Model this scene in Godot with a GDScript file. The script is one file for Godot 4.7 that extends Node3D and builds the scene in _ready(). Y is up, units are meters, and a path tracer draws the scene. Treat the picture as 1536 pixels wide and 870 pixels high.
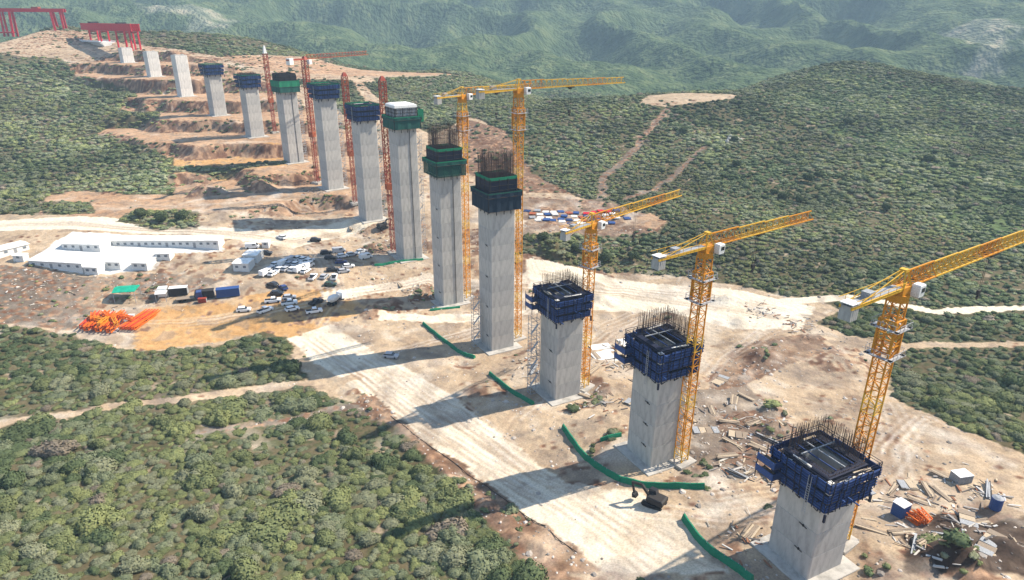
extends Node3D
# A viaduct under construction in a scrub-covered valley, seen from above.

const PIER_W := 7.5
const PIER_D := 7.9
# x, z, heading, ground, top of the finished concrete, collar, collar height, starter bars
const PIERS := [
	[46.74, -82.74, 0.46, 11.4, 25.3, "blue", 5.6, 4.6],
	[29.56, -116.57, 0.48, 6.5, 27.0, "blue", 6.6, 5.6],
	[12.32, -149.14, 0.49, 2.2, 24.2, "blue", 6.2, 4.2],
	[-4.47, -179.94, 0.50, 0.0, 42.4, "net", 9.4, 6.6],
	[-21.57, -210.35, 0.52, 1.2, 45.0, "net", 8.8, 7.0],
	[-39.14, -240.0, 0.55, 6.7, 55.0, "capped", 7.6, 0.0],
	[-59.45, -271.3, 0.60, 12.7, 53.4, "blue", 6.0, 0.0],
	[-83.12, -303.82, 0.66, 18.0, 58.2, "blue", 6.0, 0.0],
	[-110.97, -338.1, 0.71, 23.2, 57.4, "greenblack", 8.6, 0.0],
	[-142.59, -373.88, 0.74, 30.0, 56.2, "blue", 6.4, 1.5],
	[-177.03, -410.84, 0.76, 36.5, 59.8, "blue", 5.8, 0.0],
	[-212.26, -447.51, 0.77, 43.6, 68.5, "", 0.0, 0.0],
	[-249.37, -485.33, 0.78, 52.7, 68.9, "", 0.0, 0.0],
	[-286.95, -523.06, 0.79, 59.6, 69.7, "", 0.0, 0.0]]
const PIER_LABELS := [
	"squat grey concrete pier at the low end of the row, under a blue formwork collar",
	"second pier from the squat end pier, behind the longest green barrier",
	"third grey pier from the squat end pier, short, with a blue box collar",
	"fourth pier from the squat end pier, tall, topped by dark netting and rebar",
	"fifth pier from the squat end pier, tall, dark pipe line down one face, green-netted collar",
	"sixth pier from the squat end pier, very tall, with a white-capped green collar",
	"seventh pier from the squat end pier, tall, grey, blue banded collar",
	"eighth pier from the squat end pier, half sunlit, with a blue collar",
	"ninth pier from the squat end pier, sunlit face, black collar hung with green netting",
	"tenth pier from the squat end pier, on a cut bench, blue collar, sunlit face",
	"eleventh pier from the squat end pier, last one still wearing a blue collar",
	"finished bare white pier standing next to the last blue-collared pier",
	"finished bare white pier, middle one of the three bare piers",
	"shortest finished bare white pier, next to the deck end and the red launching gantry"]

const X0 := -460.0
const Z0 := -640.0
const CW := 640.0
const CH := 600.0
const CELL := 1.25
const NX := 513
const NZ := 481
const MW := 1024
const MH := 960
var heights := PackedFloat32Array()
var zone := PackedByteArray()
var coarse := PackedFloat32Array()
var bench := PackedByteArray()
var rough_noise := FastNoiseLite.new()
var ridge_noise := FastNoiseLite.new()
var rng := RandomNumberGenerator.new()
var M := {}
var box_cache := {}
var names := {}

const HILL := [46.7, -82.7, 7.866, 29.6, -116.6, 8.207, 12.3, -149.1, 2.022, -4.5, -179.9, 0.918, -21.6, -210.3, -8.712, -39.1, -240.0, -3.272, -59.5, -271.3, 12.291, -83.1, -303.8, 0.355, -111.0, -338.1, -1.132, -142.6, -373.9, 1.450, -177.0, -410.8, 1.005, -212.3, -447.5, -0.144, -249.4, -485.3, 3.600, -286.9, -523.1, 3.304, 32.3, -228.6, -27.021, 54.9, -219.8, 19.847, 74.6, -186.8, -0.108, 84.4, -153.9, 1.351, 86.1, -113.6, 3.669, 82.1, -88.5, -5.430, 115.9, -149.0, -2.059, 155.0, -183.9, -0.898, 105.2, -200.8, -0.095, 57.7, -233.3, -32.613, 47.8, -141.2, -1.395, 57.7, -110.3, -2.716, 144.4, -293.5, -2.396, 185.1, -391.1, -2.292, 223.2, -472.5, -2.733, 270.3, -565.1, 16.013, 375.6, -510.0, -0.153, 226.4, -288.8, -2.988, 299.1, -396.4, -3.859, 208.3, -329.2, 5.533, 131.2, -391.0, -4.581, 116.3, -444.8, -1.901, 41.7, -300.3, 2.912, 101.7, -364.6, 1.340, 96.7, -265.9, 2.988, 60.7, -250.3, 22.113, 30.1, -374.9, -4.266, 36.3, -465.3, 9.022, -39.0, -586.9, 12.375, -123.0, -587.5, -3.621, -156.4, -568.1, -0.431, 28.9, -276.0, -12.045, -17.6, -361.3, 0.405, -60.8, -485.8, -2.131, -20.6, -293.2, -1.840, 13.2, -243.5, 33.743, -146.1, -223.2, -4.777, -176.4, -216.4, -1.294, -171.4, -246.4, 3.990, -119.1, -243.5, 6.516, -120.0, -217.4, 0.690, -79.9, -221.4, 3.765, -87.7, -191.5, -1.682, -114.9, -184.0, -0.731, -128.5, -167.0, -6.581, -152.0, -180.6, 4.068, -64.5, -207.1, 6.082, -67.5, -260.5, -16.814, -115.2, -127.4, -6.102, -77.9, -144.2, -1.139, -43.9, -155.5, 3.837, -75.9, -75.5, 5.962, -58.9, -101.9, -3.654, -17.6, -81.1, 1.528, 3.6, -81.3, 8.432, -65.3, -179.0, -4.573, -27.3, -140.0, -1.732, 4.3, -102.3, -10.090, 22.8, -81.9, -10.477, -105.4, -149.4, 8.052, -70.0, -45.0, -1.140, 0.0, -45.0, -0.605, 60.0, -45.0, 0.356, 120.0, -60.0, 1.561, -140.0, -80.0, 1.013, -158.6, -294.6, -1.000, -234.5, -298.8, -3.195, -257.6, -390.3, -3.419, -292.3, -385.2, 2.972, -311.3, -483.6, -8.743, -369.4, -504.6, 3.618, -358.3, -595.5, -7.996, -439.2, -653.6, 14.269, -207.3, -333.4, 0.565, -230.0, -620.0, 4.053, -330.0, -700.0, 3.302, 330.0, -200.0, 0.665, 420.0, -380.0, 1.249, 330.0, -620.0, -11.005, 0.0, -720.0, 1.526, -100.0, -700.0, -5.506, 200.0, -720.0, 2.398, -420.0, -500.0, 0.488, -380.0, -280.0, -1.477, -300.0, -200.0, 1.853, 450.0, -650.0, 1.654, -470.0, -700.0, -10.833, 125.0, -545.0, -9.614, 45.0, -545.0, -1.658, 70.0, -640.0, -3.220, 185.0, -620.0, -1.813, 95.0, -515.0, 3.943, 20.0, -520.0, -10.437, 115.0, -466.0, 5.494, 150.0, -456.0, 5.910]
const HILL_A := 88.5991
const HILL_B := 5.5418
const HILL_C := 7.9068

# ------------------------------------------------------------------ the lie of the land
func _smooth(a: float, b: float, x: float) -> float:
	var t := clampf((x - a) / (b - a), 0.0, 1.0)
	return t * t * (3.0 - 2.0 * t)

func build_coarse() -> void:
	# thin plate spline through surveyed points, sampled every 8 m
	var n := HILL.size() / 3
	var px := PackedFloat32Array(); var pz := PackedFloat32Array(); var pw := PackedFloat32Array()
	for i in n:
		px.append(HILL[i * 3] / 100.0); pz.append(HILL[i * 3 + 1] / 100.0); pw.append(HILL[i * 3 + 2])
	coarse.resize(131 * 101)
	for j in 101:
		var z := (-800.0 + j * 8.0) / 100.0
		for i in 131:
			var x := (-520.0 + i * 8.0) / 100.0
			var s := HILL_A + HILL_B * x + HILL_C * z
			for k in n:
				var dx := x - px[k]
				var dz := z - pz[k]
				var r2 := dx * dx + dz * dz
				if r2 > 0.00001:
					s += pw[k] * r2 * log(r2)
			coarse[j * 131 + i] = s

func _cubic(a: float, b: float, c: float, d: float, t: float) -> float:
	return b + 0.5 * t * (c - a + t * (2.0 * a - 5.0 * b + 4.0 * c - d + t * (3.0 * (b - c) + d - a)))

func near_height(x: float, z: float) -> float:
	var fx := clampf((x + 520.0) / 8.0, 1.0, 128.0)
	var fz := clampf((z + 800.0) / 8.0, 1.0, 98.0)
	var i := int(fx); var j := int(fz)
	var tx := fx - i; var tz := fz - j
	var o := (j - 1) * 131 + i - 1
	var a := _cubic(coarse[o], coarse[o + 1], coarse[o + 2], coarse[o + 3], tx)
	o += 131
	var b := _cubic(coarse[o], coarse[o + 1], coarse[o + 2], coarse[o + 3], tx)
	o += 131
	var c := _cubic(coarse[o], coarse[o + 1], coarse[o + 2], coarse[o + 3], tx)
	o += 131
	var d := _cubic(coarse[o], coarse[o + 1], coarse[o + 2], coarse[o + 3], tx)
	return _cubic(a, b, c, d, tz)

func far_height(x: float, z: float) -> float:
	var r := sqrt(x * x + z * z)
	var y := 10.0 + maxf(0.0, r - 820.0) * 0.085 + maxf(0.0, r - 1250.0) * 0.10 + maxf(0.0, r - 1600.0) * 0.14
	var n := ridge_noise.get_noise_2d(x, z)
	y += (0.5 - sqrt(n * n + 0.012) * 1.7) * 74.0 * _smooth(700.0, 1300.0, r)
	y += rough_noise.get_noise_2d(x * 0.22, z * 0.22) * 13.0 * _smooth(650.0, 1000.0, r)
	return y

func land(x: float, z: float) -> float:
	var w := maxf(_smooth(400.0, 500.0, absf(x)), _smooth(640.0, 760.0, -z))
	var y := 0.0
	if w < 1.0: y += near_height(x, z) * (1.0 - w)
	if w > 0.0: y += far_height(x, z) * w
	return y + rough_noise.get_noise_2d(x * 0.5, z * 0.5) * 1.1 * (1.0 - w)

func zone_at(x: float, z: float) -> int:
	var i := int((x - X0) / CW * MW); var j := int((z - Z0) / CH * MH)
	if i < 0 or j < 0 or i >= MW or j >= MH: return 0
	return zone[j * MW + i]

func ground(x: float, z: float) -> float:
	var fx := (x - X0) / CELL; var fz := (z - Z0) / CELL
	if fx < 0.0 or fz < 0.0 or fx >= NX - 1 or fz >= NZ - 1: return land(x, z)
	var i := int(fx); var j := int(fz)
	fx -= i; fz -= j
	var o := j * NX + i
	return lerpf(lerpf(heights[o], heights[o + 1], fx), lerpf(heights[o + NX], heights[o + NX + 1], fx), fz)

func fill_poly(im: Image, pts: Array, c: int) -> void:
	var n := pts.size() / 2
	var lo := 1e9; var hi := -1e9
	for k in n:
		lo = minf(lo, pts[k * 2 + 1]); hi = maxf(hi, pts[k * 2 + 1])
	var j0 := maxi(0, int((lo - Z0) / CH * MH)); var j1 := mini(MH - 1, int((hi - Z0) / CH * MH))
	for j in range(j0, j1 + 1):
		var z := Z0 + (j + 0.5) * CH / MH
		var xs := []
		for k in n:
			var l := (k + 1) % n
			var za: float = pts[k * 2 + 1]; var zb: float = pts[l * 2 + 1]
			if (za > z) != (zb > z):
				xs.append(pts[k * 2] + (z - za) / (zb - za) * (pts[l * 2] - pts[k * 2]))
		xs.sort()
		for k in range(0, xs.size() - 1, 2):
			var i0 := maxi(0, int((xs[k] - X0) / CW * MW)); var i1 := mini(MW, int((xs[k + 1] - X0) / CW * MW))
			if i1 > i0: im.fill_rect(Rect2i(i0, j, i1 - i0, 1), Color8(c, c, c))

func fill_line(im: Image, pts: Array, w: float, c: int) -> void:
	var n := pts.size() / 2
	for k in n - 1:
		var a := Vector2(pts[k * 2], pts[k * 2 + 1]); var b := Vector2(pts[k * 2 + 2], pts[k * 2 + 3])
		var d := (b - a).normalized() * w * 0.5
		var s := Vector2(-d.y, d.x)
		fill_poly(im, [a.x + s.x - d.x, a.y + s.y - d.y, b.x + s.x + d.x, b.y + s.y + d.y, b.x - s.x + d.x, b.y - s.y + d.y, a.x - s.x - d.x, a.y - s.y - d.y], c)

# kinds of ground: 0 scrub soil, 1 sand, 2 ochre, 3 brown cut, 4 dusty road, 5 concrete, 6 waste, 7 pink sand, 8 dark soil, 9 rubble
const TONES := [[100, 91, 68], [178, 156, 129], [186, 146, 98], [118, 94, 76], [218, 205, 182], [212, 210, 204], [118, 106, 93], [178, 144, 113], [66, 53, 44], [132, 118, 103]]
const BARE := [-227, -265, -178, -258, -199, -288, -175, -285, -153, -290, -176, -341, -234, -383, -246, -441, -291, -472, -340, -531, -405, -529, -457, -588, -435, -604, -375, -626, -273, -556, -223, -537, -165, -601, -43, -567, -43, -572, -107, -533, -76, -462, -33, -429, -20, -422, 0, -381, 9, -329, 25, -304, 64, -263, 58, -255, 30, -254, 8, -249, 4, -235, 20, -231, 34, -233, 57, -230, 79, -215, 101, -200, 105, -195, 93, -185, 102, -172, 110, -170, 99, -154, 92, -137, 97, -122, 106, -105, 84, -77, 120, -50, 110, -30, 10, -30, 5, -80, -1, -91, -8, -103, -16, -116, -26, -131, -36, -142, -49, -149, -60, -165, -67, -180, -74, -180, -84, -172, -97, -166, -105, -165, -128, -173, -159, -175]
const TERRACE := [-323, -513, -291, -550, -219, -524, -148, -450, -76, -367, -46, -300, -60, -278, -97, -271, -140, -256, -190, -259, -206, -289, -153, -288, -176, -341, -234, -383, -246, -441, -291, -472]
const ZONES := [
	[6, [-185, -210, -159, -210, -141, -206, -118, -213, -97, -211, -114, -194, -129, -199, -128, -175, -160, -175]],
	[2, [-116, -191, -94, -197, -77, -206, -56, -210, -45, -199, -65, -179, -74, -180, -97, -167, -105, -165]],
	[2, [-173, -339, -123, -355, -106, -332, -134, -317, -163, -311]],
	[7, [-201, -294, -135, -281, -100, -299, -74, -291, -98, -274, -140, -256, -176, -254]],
	[7, [-223, -537, -163, -591, -43, -572, -90, -554, -170, -507]],
	[3, [-33, -427, -4, -400, 10, -329, 27, -302, 7, -303, -23, -329]],
	[3, [3, -297, 39, -293, 64, -264, 58, -255, 30, -254, 6, -254]],
	[7, [45, -267, 58, -274, 64, -264, 58, -257]],
	[5, [-165, -219, -165, -240, -110, -240, -106, -230, -123, -225, -123, -214, -142, -208, -159, -211]],
	[4, [-67, -178, -56, -188, -40, -173, -23, -158, -1, -127, 11, -110, 25, -103, 30, -93, 34, -79, 23, -80, 11, -82, 4, -93, -11, -113, -28, -137, -44, -155]],
	[3, [5, -80, -1, -91, -8, -103, -16, -116, -26, -131, -36, -142, -35, -148, -23, -131, -9, -115, -1, -104, 7, -92, 15, -81]],
	[4, [5, -232, 33, -231, 78, -212, 98, -197, 87, -181, 67, -183, 51, -200, 27, -202, 7, -214]],
	[3, [51, -153, 66, -173, 91, -178, 90, -167, 68, -155, 51, -141]],
	[8, [66, -88, 75, -93, 82, -91, 98, -92, 84, -77, 60, -77]],
	[9, [46, -145, 60, -148, 62, -127, 57, -111, 43, -104, 37, -114]],
	[3, [48, -132, 57, -134, 60, -122, 51, -108, 44, -112]],
	[4, [-217, -252, -172, -256, -114, -249, -92, -252, -60, -278, -50, -271, -83, -239, -111, -241, -164, -242, -208, -240]],
	[1, [92, -465, 108, -468, 152, -454, 133, -441, 96, -430, 81, -438]],
	[0, [-155, -259, -144, -265, -127, -263, -121, -247, -135, -245, -154, -251]],
	[0, [3, -235, 4, -251, 16, -249, 29, -251, 32, -234, 20, -231]],
	[0, [-302, -485, -255, -466, -241, -443, -275, -440]],
	[0, [-111, -514, -43, -565, -28, -424, -46, -388, -70, -421]],
	[0, [-157, -498, -119, -517, -82, -410, -99, -413, -127, -455]],
	[0, [-254, -420, -218, -423, -207, -401, -238, -397]],
	[0, [-167, -323, -145, -329, -115, -339, -112, -332, -140, -319, -162, -312]],
	[0, [-180, -322, -173, -341, -148, -286, -165, -292]],
	[0, [-201, -276, -178, -276, -167, -259, -187, -258]]]
const PATHS := [
	[1, 3.6, [-122, -124, -100, -132, -78, -143, -57, -152, -41, -158]],
	[6, 3.0, [-69, -127, -53, -135, -38, -142, -26, -134]],
	[6, 4.0, [98, -428, 86, -407, 63, -357, 44, -320, 41, -295]],
	[6, 3.0, [104, -367, 86, -333, 66, -302, 51, -291]],
	[4, 4.5, [91, -202, 114, -202, 133, -192, 147, -192, 178, -187]],
	[1, 3.6, [90, -181, 105, -170, 123, -169, 178, -162]],
	[1, 5.0, [75, -139, 90, -152, 111, -170]],
	[4, 6.0, [-60, -205, -30, -222, -8, -218, 8, -222]],
	[4, 5.0, [-40, -195, -20, -197, 0, -200, 20, -205]],
	[1, 12.0, [-452, -606, -400, -600, -350, -580, -310, -552]]]

const LEVELS := [6.7, 12.7, 18.0, 23.2, 30.0, 36.5, 43.6, 52.7, 59.6, 68.0, 80.0]

func benched(y: float) -> float:
	for i in LEVELS.size() - 1:
		if y < LEVELS[i + 1]:
			if i == 0 and y < LEVELS[0]: return y
			var t: float = (y - LEVELS[i]) / (LEVELS[i + 1] - LEVELS[i])
			return lerpf(LEVELS[i], LEVELS[i + 1], _smooth(0.32, 0.62, t) * 0.88 + t * 0.12)
	return y

func survey() -> void:
	# which kind of ground lies where, with edges broken up by noise
	var im := Image.create(MW, MH, false, Image.FORMAT_L8)
	fill_poly(im, BARE, 1)
	fill_poly(im, TERRACE, 7)
	for zz in ZONES: fill_poly(im, zz[1], zz[0])
	for p in PATHS: fill_line(im, p[2], p[1], p[0])
	var raw := im.get_data()
	var b := Image.create(MW, MH, false, Image.FORMAT_L8)
	fill_poly(b, TERRACE, 255)
	b.resize(64, 60, Image.INTERPOLATE_BILINEAR)
	b.resize(MW, MH, Image.INTERPOLATE_CUBIC)
	bench = b.get_data()
	var w := FastNoiseLite.new(); w.seed = 5; w.frequency = 0.035; w.fractal_octaves = 4
	var wx := w.get_image(MW, MH, false, false, false).get_data()
	w.seed = 6
	var wz := w.get_image(MW, MH, false, false, false).get_data()
	zone.resize(MW * MH)
	for j in MH:
		var o := j * MW
		for i in MW:
			var si := clampi(i + (wx[o + i] - 127) / 34, 0, MW - 1)
			var sj := clampi(j + (wz[o + i] - 127) / 34, 0, MH - 1)
			zone[o + i] = raw[sj * MW + si]

func shape_ground() -> void:
	heights.resize(NX * NZ)
	for j in NZ:
		var z := Z0 + j * CELL
		for i in NX:
			var x := X0 + i * CELL
			var y := land(x, z)
			var mi := mini(MW - 1, int((x - X0) / CW * MW)); var mj := mini(MH - 1, int((z - Z0) / CH * MH))
			var t := bench[mj * MW + mi] / 255.0
			if t > 0.02: y = lerpf(y, benched(y + rough_noise.get_noise_2d(x * 0.7, z * 0.7) * 3.2), t) + rough_noise.get_noise_2d(x * 3.0, z * 3.0) * 0.45 * t
			var c := zone[mj * MW + mi]
			if c == 9 or c == 8 or c == 6: y += rough_noise.get_noise_2d(x * 9.0, z * 9.0) * 0.55
			elif c == 3: y += rough_noise.get_noise_2d(x * 6.0, z * 6.0) * 0.7
			elif c != 5 and c != 4: y += rough_noise.get_noise_2d(x * 5.0, z * 5.0) * 0.32
			else: y += rough_noise.get_noise_2d(x * 4.0, z * 4.0) * 0.07
			heights[j * NX + i] = y
	for p in PIERS: level_spot(p[0], p[1], p[3], 7.0, 13.0)
	# heaps and hollows of the works: x, z, radius, height
	for h in [[15.5, -237.4, 6.0, 3.6], [31.6, -222.3, 4.5, 1.3], [31.5, -211.8, 4.5, 1.2], [71.8, -205.1, 5.0, 1.4], [68.7, -163.8, 6.0, 2.6], [70.7, -187.2, 4.0, 1.0], [69.1, -80.3, 6.0, 3.2], [-8.1, -149.8, 6.0, 1.2], [-29.7, -214.5, 5.0, 1.6], [-12.4, -138.1, 5.0, 0.9], [57.6, -124.1, 5.0, 2.0], [-53.8, -245.3, 4.5, 2.0], [81.3, -92.2, 5.0, -1.4], [6.4, -93.2, 3.0, 0.8], [60.0, -133.0, 4.0, 1.7], [88.0, -160.0, 9.0, 1.8], [78.0, -83.0, 4.0, 1.8], [63.0, -79.0, 3.0, 1.6], [48.0, -196.0, 5.0, -0.7], [-45.0, -199.0, 6.0, 1.6], [-40.0, -204.0, 4.0, 1.2], [-14.0, -167.0, 5.0, -0.8]]:
		heap(h[0], h[1], h[2], h[3])
	# spoil bank along the scrub side of the haul road
	for k in 60:
		var t := k / 59.0
		var x := lerpf(-39.0, 9.0, t); var z := lerpf(-150.0, -84.0, t)
		heap(x - 1.5 + rng.randf_range(-1, 1), z + rng.randf_range(-1, 1), rng.randf_range(1.4, 2.6), rng.randf_range(0.2, 0.7))

func heap(x: float, z: float, r: float, h: float) -> void:
	var i0 := maxi(0, int((x - r * 1.4 - X0) / CELL)); var i1 := mini(NX - 1, int((x + r * 1.4 - X0) / CELL) + 1)
	var j0 := maxi(0, int((z - r * 1.4 - Z0) / CELL)); var j1 := mini(NZ - 1, int((z + r * 1.4 - Z0) / CELL) + 1)
	for j in range(j0, j1 + 1):
		for i in range(i0, i1 + 1):
			var px := X0 + i * CELL; var pz := Z0 + j * CELL
			var d := Vector2(px - x, pz - z).length() / r
			d *= 1.0 + rough_noise.get_noise_2d(px * 6.0, pz * 6.0) * 0.5
			if d < 1.0: heights[j * NX + i] += h * (1.0 - d) * (1.0 + 0.3 * (1.0 - d))

func level_spot(x: float, z: float, y: float, r0: float, r1: float) -> void:
	var i0 := maxi(0, int((x - r1 - X0) / CELL)); var i1 := mini(NX - 1, int((x + r1 - X0) / CELL) + 1)
	var j0 := maxi(0, int((z - r1 - Z0) / CELL)); var j1 := mini(NZ - 1, int((z + r1 - Z0) / CELL) + 1)
	for j in range(j0, j1 + 1):
		for i in range(i0, i1 + 1):
			var d := Vector2(X0 + i * CELL - x, Z0 + j * CELL - z).length()
			var o := j * NX + i
			heights[o] = lerpf(y, heights[o], _smooth(r0, r1, d))

func soft_dot(n: int, c: Color, a: float) -> Image:
	var im := Image.create(n, n, false, Image.FORMAT_RGBA8)
	for j in n:
		for i in n:
			var d := Vector2(i + 0.5 - n * 0.5, j + 0.5 - n * 0.5).length() / (n * 0.5)
			im.set_pixel(i, j, Color(c.r, c.g, c.b, a * (1.0 - _smooth(0.35, 1.0, d))))
	return im

func paint_ground() -> Image:
	var n1 := FastNoiseLite.new(); n1.seed = 21; n1.frequency = 0.02; n1.fractal_octaves = 5
	var a := n1.get_image(MW, MH, false, false, false).get_data()
	var n2 := FastNoiseLite.new(); n2.seed = 22; n2.frequency = 0.16; n2.fractal_octaves = 3
	var b := n2.get_image(MW, MH, false, false, false).get_data()
	var n3 := FastNoiseLite.new(); n3.seed = 23; n3.frequency = 0.05; n3.fractal_octaves = 4
	var e := n3.get_image(MW, MH, false, false, false).get_data()
	var out := PackedByteArray(); out.resize(MW * MH * 4)
	var o := 0
	for j in MH:
		var hj := mini(NZ - 2, int(j * CH / MH / CELL)) * NX
		for i in MW:
			var k := j * MW + i
			var c := zone[k]
			var t: Array = TONES[c]
			var r: int = t[0]; var g: int = t[1]; var u: int = t[2]
			var va := a[k] - 127; var vb := b[k] - 127; var ve := e[k] - 127
			if c != 0 and c != 5:
				# steep cut earth is freshly dug, brown and stony
				var hi := hj + mini(NX - 2, int(i * CW / MW / CELL))
				var s := absf(heights[hi + 1] - heights[hi]) + absf(heights[hi + NX] - heights[hi])
				if s > 0.4 and c != 4 and c != 8 and c != 9:
					if vb > 14:
						r = 156; g = 124; u = 98
					elif ve > 10:
						r = 118; g = 88; u = 70
					else:
						r = 128; g = 100; u = 80
				elif ve > 38 and c != 4 and c != 8:
					r = (r + 136) / 2; g = (g + 118) / 2; u = (u + 102) / 2
				elif ve < -42 and c != 4 and c != 8:
					r = (r * 2 + 136) / 3; g = (g * 2 + 126) / 3; u = (u * 2 + 114) / 3
			elif c == 0 and ve + vb / 2 > 58:
				r = 140; g = 124; u = 102
			elif c == 0 and vb > 16:
				r = 80; g = 80; u = 54
			var m := va * 0.15 + vb * 0.13
			if c == 5: m *= 0.35
			elif c == 4: m *= 0.6
			out[o] = clampi(r + int(m), 0, 255); out[o + 1] = clampi(g + int(m), 0, 255); out[o + 2] = clampi(u + int(m * 0.95), 0, 255); out[o + 3] = 255
			o += 4
	var im := Image.create_from_data(MW, MH, false, Image.FORMAT_RGBA8, out)
	im.resize(2048, 1920, Image.INTERPOLATE_CUBIC)
	var k := 2048.0 / CW
	# scuffs, spills and patches on the open ground
	var dots := []
	for c in [Color(0.56, 0.5, 0.44), Color(0.84, 0.81, 0.76), Color(0.46, 0.41, 0.37), Color(0.72, 0.63, 0.52)]:
		for n in [7, 13, 24]: dots.append(soft_dot(n, c, 0.2))
	for q in 5200:
		var x := rng.randf_range(-140.0, 110.0); var z := rng.randf_range(-300.0, -70.0)
		if q % 4 == 0: x = rng.randf_range(-330.0, -40.0); z = rng.randf_range(-600.0, -240.0)
		var c := zone_at(x, z)
		if c == 0 or c == 5 or c == 2 or (c == 4 and q % 3 > 0): continue
		var d: Image = dots[rng.randi_range(0, 11)]
		var ang := rng.randf() * TAU
		for s in rng.randi_range(1, 6):
			im.blend_rect(d, Rect2i(0, 0, d.get_width(), d.get_height()), Vector2i(int((x - X0) * k) - d.get_width() / 2, int((z - Z0) * k) - d.get_height() / 2))
			x += cos(ang) * d.get_width() * 0.11; z += sin(ang) * d.get_width() * 0.11
			ang += rng.randf_range(-0.5, 0.5)
	# wheel ruts
	var light := soft_dot(5, Color(0.88, 0.85, 0.8), 0.13)
	var dark := soft_dot(4, Color(0.55, 0.46, 0.38), 0.13)
	for tr in TRACKS:
		for lane in int(tr[1]):
			var off := rng.randf_range(-1.0, 1.0) * float(tr[0])
			var bend := rng.randf_range(-2.0, 2.0)
			var pts: Array = tr[2]
			var ink := dark if lane % 3 != 0 else light
			var cv := Curve2D.new()
			for p in pts.size() / 2: cv.add_point(Vector2(pts[p * 2], pts[p * 2 + 1]))
			var length := cv.get_baked_length()
			var s := rng.randf() * length * 0.3
			var stop := length * rng.randf_range(0.6, 1.0)
			while s < stop:
				var p := cv.sample_baked(s)
				var d := (cv.sample_baked(minf(s + 1.0, length)) - cv.sample_baked(maxf(s - 1.0, 0.0))).normalized()
				var side := Vector2(-d.y, d.x)
				for g in [-0.9, 0.9]:
					var v: Vector2 = p + side * (off + g + bend * sin(s * 0.06 + off))
					im.blend_rect(ink, Rect2i(0, 0, 5, 5), Vector2i(int((v.x - X0) * k) - 2, int((v.y - Z0) * k) - 2))
				s += 0.45
	return im

const TRACKS := [
	[5.5, 15, [-62, -184, -36, -160, -10, -128, 14, -98, 30, -76]],
	[3.0, 10, [-62, -184, -60, -205, -70, -230, -80, -245]],
	[2.0, 8, [-215, -246, -170, -249, -114, -245, -84, -246, -58, -272]],
	[5.0, 8, [20, -102, 38, -96, 60, -100, 80, -120, 90, -150]],
	[6.0, 9, [5, -222, 40, -218, 75, -200, 92, -188]],
	[3.0, 10, [-60, -205, -30, -222, -8, -218, 20, -220]],
	[3.0, 8, [-36, -170, -12, -190, 10, -205, 30, -215]],
	[4.0, 10, [-2, -130, 14, -160, 30, -185, 50, -205]],
	[3.0, 10, [-110, -180, -90, -185, -70, -195, -55, -205]],
	[3.0, 8, [50, -150, 60, -165, 78, -180, 92, -188]],
	[3.0, 8, [70, -100, 78, -115, 92, -128, 100, -115]],
	[2.0, 6, [-195, -275, -140, -268, -100, -282, -60, -280]]]

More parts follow.
